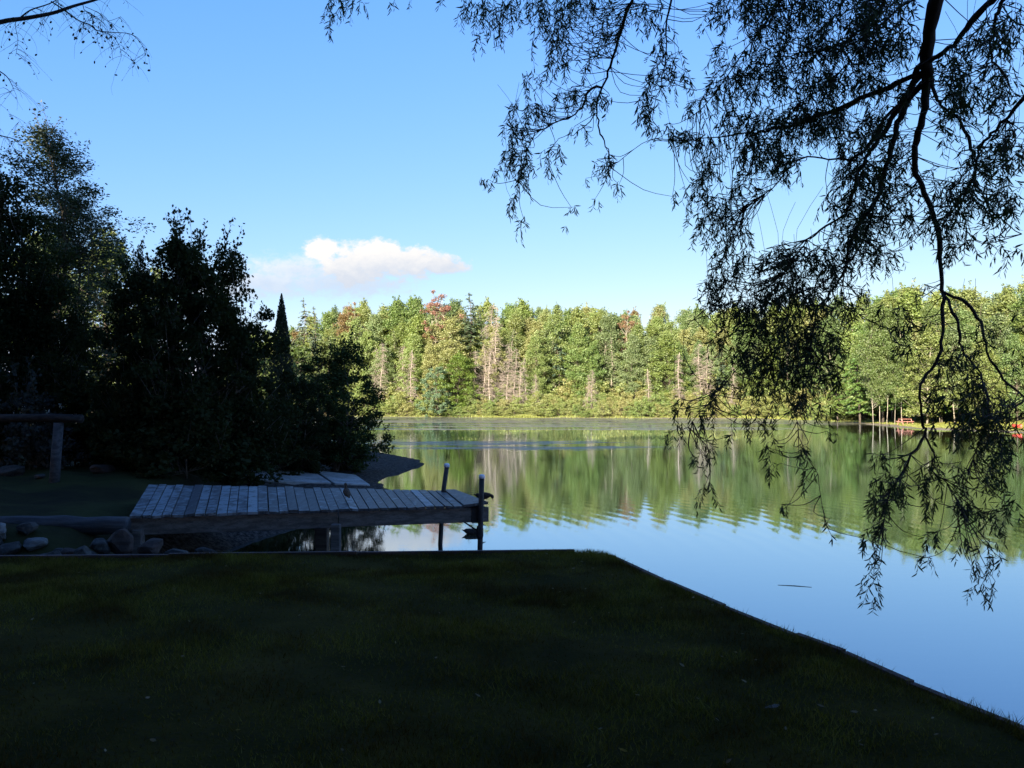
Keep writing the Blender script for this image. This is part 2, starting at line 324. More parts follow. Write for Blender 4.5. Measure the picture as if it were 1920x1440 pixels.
# ---------------------------------------------------------------- terrain
def at(px, py, depth):
    """world point seen at pixel px,py of the 1920 px frame at a given distance ahead"""
    return np.array([(px - 960) / F * depth, depth, CZ + (750 - py) / F * depth])
POND = np.array([(-13, 8.2), (-9.5, 9.3), (-5.2, 9.6), (-4.6, 11.2), (-4.9, 13), (-4.6, 15), (-3.8, 17.5), (-3.35, 20), (-3.4, 23), (-4.1, 25.4), (-4.0, 27),
                 (-3.6, 29), (-3.4, 32), (-3.9, 34.5), (-5.4, 37.5), (-7.2, 41), (-12, 50), (-22, 70), (-29, 95), (-28, 118), (-21, 124), (-8, 119), (0, 116), (17, 112),
                 (30, 110), (38, 102), (37.5, 92), (35, 80), (34.5, 71), (38.5, 63), (48, 52), (58, 35), (60, 10), (45, -15), (20, -22), (-5, -24), (-14, -10)], dtype=float)
def pond_sd(P):
    P = np.asarray(P, dtype=float); A = POND; B = np.roll(A, -1, 0)
    d = np.full(len(P), 1e9); ins = np.zeros(len(P), dtype=bool)
    for a, b in zip(A, B):
        e = b - a; w = P - a; tt = np.clip((w @ e) / (e @ e), 0, 1)
        d = np.minimum(d, np.linalg.norm(w - tt[:, None] * e, axis=1))
        c = ((a[1] > P[:, 1]) != (b[1] > P[:, 1]))
        with np.errstate(divide='ignore', invalid='ignore'):
            xx = (b[0] - a[0]) * (P[:, 1] - a[1]) / (b[1] - a[1] + 1e-12) + a[0]
        ins ^= c & (P[:, 0] < xx)
    return np.where(ins, -d, d)
def hfun(P):
    P = np.atleast_2d(np.asarray(P, dtype=float)); x, y = P[:, 0], P[:, 1]; d = pond_sd(P)
    wob = .05 * np.sin(x * 1.7 + 2 * np.sin(y * .8)) * np.sin(y * 1.3 + 1) + .04 * np.sin(x * 4.1 + y * 2.7)
    steep = np.clip(d * .62, 0, .82)                       # near left bank
    low = np.clip(d * .09, 0, 9) * .9 * (1 + 3 * np.clip((-x - 6.3) / 1.6, 0, 1) * np.clip((21 - y) / 2, 0, 1))                       # spit and slabs
    t1 = np.clip((y - 13.5) / 5, 0, 1)
    near = np.minimum(steep * (1 - t1) + np.minimum(low + .04, .9) * t1, .9)
    far = np.clip(d * .045, 0, .35) + np.clip((d - 8) * .10, 0, 1.0) + np.clip(d - 17, 0, 22) * .24
    farw = np.clip((y - 38) / 14, 0, 1)
    h = near * (1 - farw) + far * farw + wob * np.clip(d * .3, 0, 1)
    hill = np.clip(d - 35, 0, 200) * .02
    h = np.where(d > 0, h + hill * farw, np.maximum(-1.3, d * .45))
    return h
def H(x, y): return float(hfun([(x, y)])[0])
def ground(px, py, lo=8.0, hi=150.0):
    """where the ray through a pixel meets the terrain"""
    ys = np.arange(lo, hi, .1); xs = (px - 960) / F * ys; zs = CZ + (750 - py) / F * ys
    h = hfun(np.stack([xs, ys], 1)); k = np.argmax(zs <= h)
    if zs[k] > h[k]: k = len(ys) - 1
    return np.array([xs[k], ys[k], h[k]])
gx = np.concatenate([np.arange(-420, -60, 24), np.arange(-60, -14, 2.0), np.arange(-14, 0, .35), np.arange(0, 60, 2.0), np.arange(60, 440, 24)])
gy = np.concatenate([np.arange(-200, -20, 20), np.arange(-20, 8, 2), np.arange(8, 46, .35), np.arange(46, 140, 1.5), np.arange(140, 700, 20)])
GX, GY = np.meshgrid(gx, gy); PP = np.stack([GX.ravel(), GY.ravel()], 1); ZZ = hfun(PP)
nx, ny = len(gx), len(gy); idx = np.arange(nx * ny).reshape(ny, nx)
Q = np.stack([idx[:-1, :-1].ravel(), idx[:-1, 1:].ravel(), idx[1:, 1:].ravel(), idx[1:, :-1].ravel()], 1)
obj('ground', mesh('ground', np.column_stack([PP, ZZ]), [Q], M_TERR, True), kind='structure')
wg = MB(); wg.add([(-200, -60, 0), (200, -60, 0), (200, 200, 0), (-200, 200, 0)], [[0, 1, 2, 3]])
wg.build('pond_water', M_WATER, kind='structure')

# ---------------------------------------------------------------- lawn with its timber edging
EDGE = [(.82, 8.72), (.96, 8.55), (1.31, 7.28), (1.59, 6.42), (1.88, 5.63), (2.05, 5.25), (2.21, 4.70), (2.47, 4.0), (2.75, 3.0), (3.4, 1.0), (4.2, -1.5), (5.5, -6), (9, -14), (14, -40)]
BACK = [(.68, 8.70), (-1.6, 8.56), (-3.5, 8.45), (-5.4, 8.38), (-9, 8.3), (-14, 8.2), (-40, 8.0)]
LZ = .9
def lawn_in(P):
    poly = np.array(EDGE + [(-40, -40)] + BACK[::-1]); ins = np.zeros(len(P), dtype=bool)
    for a, b in zip(poly, np.roll(poly, -1, 0)):
        c = ((a[1] > P[:, 1]) != (b[1] > P[:, 1])); ins ^= c & (P[:, 0] < (b[0] - a[0]) * (P[:, 1] - a[1]) / (b[1] - a[1] + 1e-12) + a[0])
    return ins
def lawn_relief(x, y): return .022 * np.sin(x * 1.9 + 1.3 * np.sin(y * 1.1)) * np.sin(y * 1.6 + .7) + .012 * np.sin(x * 4.7 + y * 3.1) * np.sin(y * 5.3 - x)
def lawn_mesh():
    import bmesh
    bm = bmesh.new(); poly = EDGE + [(-40, -40)] + BACK[::-1]
    vs = [bm.verts.new((x, y, LZ)) for x, y in poly]; f = bm.faces.new(vs)
    bm.normal_update()
    if f.normal.z < 0: f.normal_flip()
    for k in np.arange(-6, 2.6, .25):
        bmesh.ops.bisect_plane(bm, geom=bm.verts[:] + bm.edges[:] + bm.faces[:], plane_co=(k, 0, 0), plane_no=(1, 0, 0))
    for k in np.arange(2.5, 8.7, .25):
        bmesh.ops.bisect_plane(bm, geom=bm.verts[:] + bm.edges[:] + bm.faces[:], plane_co=(0, k, 0), plane_no=(0, 1, 0))
    bd = set(v for e in bm.edges if e.is_boundary for v in e.verts)
    for v in bm.verts:
        if v not in bd and v.co.y > 1 and v.co.x > -8: v.co.z += lawn_relief(v.co.x, v.co.y)
    be = [e for e in bm.edges if e.is_boundary]
    r = bmesh.ops.extrude_edge_only(bm, edges=be)
    for v in r['geom']:
        if isinstance(v, bmesh.types.BMVert): v.co.z = -1.4
    me = bpy.data.meshes.new('lawn'); bm.to_mesh(me); bm.free(); me.materials.append(M_LAWN); return me
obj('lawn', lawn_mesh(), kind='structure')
def edging(pts, name, label, z0, z1, th, outward):
    r = empty(name, (pts[0][0], pts[0][1], 0), label=label, category='edging', group='timber edging of the lawn')
    for i, (a, b) in enumerate(zip(pts[:-1], pts[1:])):
        a = np.array(a); b = np.array(b); e = (b - a) / np.linalg.norm(b - a); n = np.array([e[1], -e[0]]) * outward
        a2, b2 = a + e * .004, b - e * .004; zz = z1 + [0, .006, -.005, .008, 0, -.01, .004][i % 7]
        q = [a2, b2, b2 + n * th, a2 + n * th]
        if outward > 0: q = q[::-1]
        q = [np.array([*p, 0]) for p in q]
        o = MB().hexa([p + (0, 0, z0) for p in q], [p + (0, 0, zz) for p in q]).build('board', M_EDGE, r)
        o.location = (-r.location.x, -r.location.y, 0)
    return r
edging([(.66, 8.705), (-1.6, 8.565), (-3.5, 8.455), (-5.4, 8.385), (-9, 8.305)], 'timber_edging', 'dark timber edging along the back of the lawn in front of the dock', .35, .93, .05, 1)
edging([(.985, 8.52), (1.335, 7.28), (1.615, 6.42), (1.905, 5.63), (2.075, 5.25), (2.235, 4.70), (2.495, 4.0), (2.775, 3.0), (3.425, 1.0)], 'timber_edging',
       'long dark timber edging slanting down the right side of the lawn by the water', .1, .915, .045, -1)

# grass
r = np.random.RandomState(3)
def grass_pts(n, x0, x1, y0, y1):
    P = np.column_stack([r.uniform(x0, x1, n), r.uniform(y0, y1, n)]); P = P[lawn_in(P)]
    return P[np.abs(P[:, 0]) < P[:, 1] * .66 + .5]
P = np.concatenate([grass_pts(230000, -6, 2.9, 3.0, 8.72), grass_pts(60000, -6, 2.9, 6.5, 8.72)])
den = np.sin(P[:, 0] * 2.3 + 1.1 * np.sin(P[:, 1] * 2.9)) * np.sin(P[:, 1] * 3.1 + P[:, 0]) ; keep = r.rand(len(P)) < .62 + .38 * den
P = P[keep]; den = den[keep]; n = len(P)
# longer uncut blades at the water's edge
Pe = []
for a, b in zip(EDGE[1:9], EDGE[2:10]):
    a = np.array(a); b = np.array(b); L = np.linalg.norm(b - a); k = int(L * 640); tt = r.rand(k)[:, None]
    Pe.append(a + (b - a) * tt + np.column_stack([r.uniform(-.10, .035, k), np.zeros(k)]))
for a, b in zip(BACK[:4], BACK[1:5]):
    a = np.array(a); b = np.array(b); L = np.linalg.norm(b - a); k = int(L * 300); tt = r.rand(k)[:, None]
    Pe.append(a + (b - a) * tt + np.column_stack([np.zeros(k), r.uniform(-.12, -.01, k)]))
Pe = np.concatenate(Pe); PA = np.concatenate([P, Pe]); nA = len(PA)
hh = np.concatenate([r.uniform(.02, .045, n) * (1 + .45 * den), (r.gamma(3, .012, len(Pe)) + .012) * np.where((Pe[:, 1] < 5.8) & (Pe[:, 0] > 1), 1.0 + .5 * np.sin(Pe[:, 1] * 5 + np.sin(Pe[:, 1] * 13)), .8)]); hh = np.minimum(hh, .062 + .02 * r.rand(nA))
base = np.column_stack([PA, LZ - .004 + np.where(np.arange(nA) < n, lawn_relief(PA[:, 0], PA[:, 1]), 0)])
ang = r.uniform(0, 2 * np.pi, nA); side = np.column_stack([np.cos(ang), np.sin(ang), np.zeros(nA)]) * r.uniform(.0016, .0034, nA)[:, None]
lean = np.column_stack([r.normal(0, .5, nA), r.normal(0, .5, nA), np.ones(nA)]) * hh[:, None]
V = np.stack([base - side, base + side, base + lean], 1).reshape(-1, 3)
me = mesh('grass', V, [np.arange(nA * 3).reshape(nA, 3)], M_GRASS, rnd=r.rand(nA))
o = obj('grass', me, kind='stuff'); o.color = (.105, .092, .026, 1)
# fallen leaves and dry straws on the lawn
P = grass_pts(900, -6, 2.8, 3.2, 8.6); P = P[r.rand(len(P)) < .35 + .4 * (P[:, 0] > .3)][:150]; n = len(P)
b = np.column_stack([P, LZ + .03 + lawn_relief(P[:, 0], P[:, 1])])
V, Fc = leaves(b, rdir(r, n) * (1, 1, .2), rdir(r, n, 2.5), r.uniform(.02, .045, n), SH_LANCE * (1, 2.2))
o = obj('fallen_leaves', mesh('fallen_leaves', V, [Fc], M_LEAF, rnd=r.rand(n)), kind='stuff'); o.color = (.17, .14, .08, 1)

def rock(name, p, s, mt, seed, label, rz=0, group=None, sub=3, cat='rock', parent=None):
    import bmesh
    bm = bmesh.new(); bmesh.ops.create_icosphere(bm, subdivisions=sub, radius=.5); rr = np.random.RandomState(seed)
    pl = rdir(rr, 14); dd = rr.uniform(.22, .40, 14); ph = rr.uniform(0, 6, 3)
    for v in bm.verts:
        c = np.array(v.co)
        for nrm, d in zip(pl, dd):
            q = c @ nrm
            if q > d: c = c - nrm * (q - d) * .85
        c *= 1 + .05 * math.sin(c[0] * 13 + ph[0]) * math.sin(c[1] * 11 + ph[1]) + .03 * math.sin(c[2] * 23 + ph[2])
        v.co = Vector(c * np.array(s))
    me = bpy.data.meshes.new(name); bm.to_mesh(me); bm.free(); me.materials.append(mt)
    for q in me.polygons: q.use_smooth = False
    o = obj(name, me, parent, p, label=label, category=cat); o.rotation_euler = (0, 0, rz)
    if group: o['group'] = group
    return o
rock('stone', (1.33, 4.28, .905), (.16, .06, .07), M_ROCKL, 5, 'pale flat stone half sunk in the lawn at lower right', .5, cat='stone')

# ---------------------------------------------------------------- left bank: log, rail, rocks, slabs
DZ = .9
def logobj(name, a, b, rad, label, cat, mt, seed=0, parent=None):
    rr = np.random.RandomState(seed); n = 14; tt = np.linspace(0, 1, n)[:, None]; P = np.array(a) + (np.array(b) - np.array(a)) * tt
    P[:, 2] += rr.normal(0, rad * .05, n); R = rad * (1 + rr.normal(0, .03, n)); o = MB().tube(P, R, 12).build(name, mt, parent, True)
    if label: o['label'] = label; o['category'] = cat
    return o
logobj('log', at(-260, 984, 11.35), at(241, 984, 11.35), .125, 'long grey round timber lying left of the dock above the rocks', 'log', M_LOG, 1)
fr_ = empty('log_rail', (0, 0, 0), label='rustic rail of one thick log on a post at the far left bank', category='fence')
pb = ground(106, 903, 12, 22); dpt = pb[1]
mb = MB(); zt = CZ + (750 - 793) / F * dpt
mb.tube([pb + (-.04, 0, -.3), pb + (0, 0, .4), [pb[0] + .05, dpt, zt]], [.10, .095, .09], 12); mb.build('post', M_LOG, fr_, True)
pb2 = pb + (-3.2, .6, 0); MB().tube([pb2 + (0, 0, -.3), [pb2[0], pb2[1], zt]], [.11, .105], 12).build('post', M_LOG, fr_, True)
logobj('rail', [pb2[0] - 1.2, pb2[1] + .3, zt + .09], [pb[0] + .55, dpt - .1, zt + .09], .085, None, None, M_RAIL, 2, fr_)
RK = [(68, 1020, 10.6, .36, M_ROCKL, 'light grey rock left of the pile under the log'), (190, 1022, 10.5, .30, M_ROCK, 'upright grey rock in the middle of the pile under the log'),
      (235, 1018, 10.7, .44, M_ROCKR, 'broad reddish rock beside the upright grey one'), (286, 1025, 10.4, .40, M_ROCKR, 'reddish rock at the corner below the dock'),
      (128, 1036, 10.2, .22, M_ROCKR, 'small brown rock low in the pile under the log'), (20, 1030, 10.4, .4, M_ROCK, 'dark rock at the left end of the pile'),
      (-8, 996, 10.6, .5, M_ROCKL, 'pale block at the left frame edge before the log'), (100, 1042, 9.9, .3, M_ROCK, 'dark flat rock right behind the lawn edge'),
      (160, 1040, 9.8, .26, M_ROCK, 'dark small rock behind the lawn below the upright rock'), (330, 1040, 10.2, .36, M_ROCK, 'dark wet rock under the left end of the dock'),
      (390, 1036, 11.2, .34, M_ROCK, 'dark wet rock in the water under the dock'), (25, 893, 17.0, .62, M_ROCK, 'grey boulder left of the rail post on the bank'),
      (197, 886, 17.8, .6, M_ROCKR, 'brownish low boulder right of the rail post'), (75, 897, 16.8, .3, M_ROCK, 'small grey rock beside the rail post'),
      (636, 879, 24.2, .26, M_ROCKL, 'small white stone above the concrete slabs')]
for i, (px, py, d, s, mt, lb) in enumerate(RK):
    sc = (s * 1.15, s * .9, s * (.95 if 'upright' in lb else .62)); p = at(px, py, d)
    g = H(p[0], p[1])
    if i > 10: q = ground(px, py, 12, 40); p = np.array([q[0], q[1], q[2] + s * .12])
    rock('rock', p, sc, mt, 20 + i, lb, i * .9, 'rocks on the left bank')
ORD_ = ['%s from the left' % w for w in 'first second third fourth fifth sixth seventh eighth ninth tenth eleventh twelfth thirteenth fourteenth fifteenth sixteenth'.split()]
# fill of the bank below the log
for i in range(16):
    x = -8.2 + i * .27; y = 10.55 + .3 * math.sin(i * 2.1); rock('rock', (x, y, H(x, y) + .02), (.34, .3, .22), M_ROCK, 60 + i, 'dark %s rubble stone in the shaded bank, %s' % (['flat', 'angular', 'small', 'blunt'][i % 4], ORD_[i]), i, 'rubble stones under the log', 2)
SLABS = [([(498, 876), (585, 884), (622, 908), (523, 905)], 'worn concrete slab in the middle behind the dock'),
         ([(592, 885), (668, 893), (694, 911), (628, 909)], 'concrete slab nearest the water behind the dock'),
         ([(438, 874), (490, 876), (515, 904), (470, 903)], 'concrete slab at the left, half covered by leaves')]
for px4, lb in SLABS:
    q = [ground(px, py, 14, 40) for px, py in px4]; q = [p + (0, 0, .05) for p in q]
    zm = np.mean([p[2] for p in q]); q = q[::-1]
    # subdivided slab with chipped outline
    b_ = MB().hexa([p - (0, 0, .14) for p in q], q); o = b_.build('concrete_slab', M_SLAB, label=lb, category='slab', group='concrete slabs behind the dock'); bevel(o, .02, 2)

# ---------------------------------------------------------------- dock
fl = at(245, 966, 1552 * 1.6 / 216); fr0 = at(886, 946, 1552 * 1.6 / 196)
bl = at(280, 908, 14.3); br = at(850, 919, 14.75)
dock = empty('dock', (fl[0], fl[1], 0), label='weathered wooden dock with blue grey planks reaching over the pond', category='dock')
def dl(p): return np.array(p, dtype=float) - np.array([fl[0], fl[1], 0])
rr = np.random.RandomState(11); NP_ = 34; tt = np.linspace(0, 1, NP_ + 1); V = []; Fq = []; rn = []
cuts = tt + np.concatenate([[0], rr.normal(0, .0018, NP_ - 1), [0]])
boxf = np.array([[3, 2, 1, 0], [4, 5, 6, 7], [0, 1, 5, 4], [1, 2, 6, 5], [2, 3, 7, 6], [3, 0, 4, 7]])
for i in range(NP_):
    u0, u1 = cuts[i] + .0009, cuts[i + 1] - .0010 - abs(rr.normal(0, .0012))
    f0, f1 = fl + (fr0 - fl) * u0, fl + (fr0 - fl) * u1; b0, b1 = bl + (br - bl) * u0, bl + (br - bl) * u1
    e = (f0 - b0) / np.linalg.norm(f0 - b0) * (.035 + rr.normal(0, .005)); f0 = f0 + e; f1 = f1 + e
    e2 = (f0 - b0) / np.linalg.norm(f0 - b0) * rr.normal(0, .03); b0 = b0 - e2; b1 = b1 - e2
    z = np.array([0, 0, rr.normal(0, .004)]); tw = np.array([0, 0, rr.normal(0, .004)])
    if i == NP_ - 1: f1 = f1 + (.24, .05, .03); b1 = b1 + (.05, 0, 0); z = z + (0, 0, .008)
    # each board in four lengths so that it can cup and sag
    K = 5
    for k in range(K):
        s0, s1 = k / K, (k + 1) / K
        a0, a1 = f0 + (b0 - f0) * s0, f1 + (b1 - f1) * s0; c0, c1 = f0 + (b0 - f0) * s1, f1 + (b1 - f1) * s1
        top = [a0 + z + tw * (1 - s0), a1 + z - tw, c1 + z - tw, c0 + z + tw * (1 - s1)]
        n0 = len(V); V += [dl(p - (0, 0, .036)) for p in top] + [dl(p) for p in top]
        for fi, fc in enumerate(boxf):
            if (fi == 2 and k > 0) or (fi == 4 and k < K - 1): continue
            Fq.append(fc + n0); rn.append(0)
    nb = len(Fq) - len(rn) + 0
    v = rr.rand(); rn = rn[:-(4 * K + 2)] + [v] * (4 * K + 2)
obj('decking', mesh('decking', np.array(V), [np.array(Fq)], M_DECK, rnd=rn), dock)
def beam(a, b, th, z0, z1, name, mt, shift=0.0):
    a = np.array(a[:2]); b = np.array(b[:2]); e = (b - a) / np.linalg.norm(b - a); n = np.array([-e[1], e[0]])
    q = [a + n * shift, b + n * shift, b + n * (shift + th), a + n * (shift + th)]; q = [np.array([*p, 0]) - (fl[0], fl[1], 0) for p in q]
    o = MB().hexa([p + (0, 0, z0) for p in q], [p + (0, 0, z1) for p in q]).build(name, mt, dock); bevel(o, .006, 1); return o
ez = DZ - .045; edir = (fr0 - fl) / np.linalg.norm(fr0 - fl); mid = fl + (fr0 - fl) * .585
beam(fl, mid, .05, ez - .235, ez, 'beam', M_BEAM, .03); beam(mid + edir * .01, fr0 + edir * .26, .05, ez - .225, ez, 'beam', M_BEAM, .02)
beam(bl + (0, -.06, 0), br + edir * .2 + (0, -.06, 0), .05, ez - .23, ez - .002, 'beam', M_BEAM, -.05)
beam(fr0 + edir * .21 + (0, .075, 0), br + edir * .14 + (0, -.12, 0), .05, ez - .215, ez - .004, 'end_beam', M_BEAM)
for u in (.02, .3, .55, .8): beam(fl + (fr0 - fl) * u + (0, .09, 0), bl + (br - bl) * u + (0, -.12, 0), .05, ez - .2, ez - .006, 'joist', M_BEAM)
def dtube(name, P, R, mt, sides=12, parent=dock): return MB().tube([dl(p) for p in P], R, sides).build(name, mt, parent, True)
dF = fr0[1] - .03
P1 = [at(903.5, 896, dF), at(902, 950, dF), at(900, 1040, dF), at(899, 1110, dF)]
po = dtube('post', P1, [.040] * 4, M_POST, 16)
top = P1[0]; dtube('cap', [top + (0, 0, -.006), top + (0, 0, .035), top + (0, 0, .052), top + (0, 0, .058)], [.047, .046, .036, .006], M_CAP, 16, po)
dB = 14.45; P2 = [at(838, 875, dB + .15), at(831, 925, dB + .1), at(826, 1019, dB - .1), at(825, 1060, dB - .15)]
po = dtube('post', P2, [.040] * 4, M_POST, 16)
top = P2[0]; dtube('cap', [top + (0, 0, -.006), top + (0, 0, .04), top + (0, 0, .058), top + (0, 0, .064)], [.050, .049, .038, .006], M_CAP, 16, po)
beam(fr0 + edir * -.01, fr0 + edir * .13, .014, ez - .235, ez + .004, 'bracket', M_IRON, 0.0)
dtube('brace', [at(855, 968, 13.4), at(875, 981, 13.2), at(895, 994, dF + .05)], [.012, .012, .012], M_IRON, 6)
dtube('clamp', [at(900, 985, dF), at(900, 990, dF), at(900, 1004, dF), at(900, 1010, dF)], [.042, .055, .056, .042], M_IRON, 10)
def spost(px, d, w, name='support_post'):
    p = at(px, 960, d); o = MB().box(dl([p[0], p[1], .1]), (w, w, 1.2)).build(name, M_BEAM, dock); bevel(o, .008, 1)
spost(631, 12.05, .13); spost(606, 13.6, .18); spost(600, 14.1, .14); spost(262, 11.55, .13)
stick = MB().tube([[3.59, 11.23, .002], [3.8, 11.18, .004], [4.0, 11.1, .002]], [.002, .004, .002], 5).build('floating_stick', M_BARK, label='thin stick floating on the open water at right', category='stick')

# ---------------------------------------------------------------- ducks
def duck(loc, rz, scale, spine, radii, bill, label, mt, legs=True, grp='ducks at the dock'):
    r_ = empty('duck', loc, rz, label=label, category='duck', group=grp)
    # smooth the spine
    sp_ = np.array(spine) * scale; ra = np.array(radii) * scale; k = len(sp_); u = np.linspace(0, k - 1, 26)
    def cr(A):
        out_ = []
        for q in u:
            i = min(int(q), k - 2); f = q - i; a0, a1, a2, a3 = A[max(i - 1, 0)], A[i], A[i + 1], A[min(i + 2, k - 1)]
            out_.append(.5 * ((2 * a1) + (-a0 + a2) * f + (2 * a0 - 5 * a1 + 4 * a2 - a3) * f * f + (-a0 + 3 * a1 - 3 * a2 + a3) * f ** 3))
        return np.array(out_)
    Pn, Rn = cr(sp_), np.maximum(cr(ra), .002 * scale)
    MB().tube(Pn, Rn, 14).build('body', mt, r_, True)
    hd, bd = np.array(bill[0]) * scale, np.array(bill[1]) * scale; dd_ = (bd - hd)
    MB().tube([hd, hd + dd_ * .4, hd + dd_ * .8, bd], np.array([[.012, .012], [.014, .009], [.015, .006], [.006, .003]]) * scale * 1.0, 8).build('bill', M_BILL, r_, True)
    for s in (-1, 1):   # folded wings
        b0 = Pn[4] + (0, s * Rn[4][0] * .75, .01 * scale); b1 = Pn[10] + (0, s * Rn[10][0] * .86, .006 * scale); b2 = Pn[14] + (0, s * Rn[14][0] * .75, 0)
        MB().tube([b0 + (-.05 * scale, -s * .02 * scale, .0), b0, b1, b2], np.array([[.006, .004], [.014, .035], [.018, .05], [.008, .02]]) * scale, 10).build('wing', mt, r_, True)
        e = sp_[-2] + np.array([.012, s * radii[-2][0] * .93, .008]) * scale
        MB().tube([e - (0, .004 * s * scale, 0), e + (0, .003 * s * scale, 0)], [.005 * scale, .004 * scale], 8).build('eye', M_IRON, r_, True)
        if legs:
            h = np.array([0, s * .035, 0]) * scale
            L = MB().tube([h + (0, 0, .09 * scale), h + (.006 * scale, 0, .045 * scale), h + (0, 0, .006)], [.009 * scale, .006 * scale, .006 * scale], 6)
            L.add([h + (0, 0, .008), h + np.array([.06, -.028, .003]) * scale, h + np.array([.07, 0, .003]) * scale, h + np.array([.06, .028, .003]) * scale], [[0, 1, 2, 3]])
            L.build('leg', M_LEG, r_, True)
    return r_
# tail .. body .. neck .. head   (x forward)
UP = ([(-.17, 0, .06), (-.12, 0, .085), (-.06, 0, .13), (.0, 0, .17), (.05, 0, .225), (.062, 0, .28), (.055, 0, .325), (.065, 0, .36), (.09, 0, .375), (.112, 0, .372)],
      [(.012, .006), (.035, .022), (.07, .062), (.085, .08), (.068, .065), (.036, .036), (.028, .028), (.034, .034), (.03, .032), (.012, .012)], [(.11, 0, .37), (.165, 0, .358)])
BENT = ([(-.22, 0, .19), (-.17, 0, .175), (-.10, 0, .16), (-.02, 0, .155), (.06, 0, .16), (.12, 0, .17), (.165, 0, .165), (.195, 0, .14), (.20, 0, .115), (.202, 0, .10)],
        [(.010, .005), (.035, .02), (.075, .06), (.088, .078), (.08, .072), (.05, .05), (.034, .034), (.034, .034), (.026, .026), (.010, .010)], [(.202, 0, .105), (.212, 0, .045)])
SWIM = ([(-.21, 0, .085), (-.16, 0, .065), (-.09, 0, .045), (0, 0, .04), (.08, 0, .045), (.125, 0, .075), (.135, 0, .125), (.145, 0, .16), (.17, 0, .175), (.19, 0, .17)],
        [(.010, .004), (.035, .018), (.07, .05), (.082, .062), (.07, .06), (.04, .045), (.028, .03), (.034, .034), (.03, .03), (.012, .012)], [(.19, 0, .17), (.245, 0, .158)])
def decktop(px, py):
    # ray against the plane through the deck
    n = np.cross(fr0 - fl, bl - fl); o_ = np.array([0, 0, CZ]); d_ = at(px, py, 1.0) - o_; s = (n @ (fl - o_)) / (n @ d_); return o_ + d_ * s
p = decktop(651, 937); duck(p + (0, 0, .006), math.radians(125), .64, *UP, 'brown speckled duck standing upright on the dock planks', M_DUCK)
p = decktop(900, 943); p = np.array([fr0[0] + .16, fr0[1] + .22, .90]); duck(p, math.radians(-8), .72, *BENT, 'dark duck bending its head down at the outer end of the dock', M_DUCKD)
p = at(887, 1000, 3880 / 250.); duck((p[0], p[1], -.005), math.radians(4), 1.0, *SWIM, 'dark duck swimming on the pond below the dock end', M_DUCKD, legs=False)

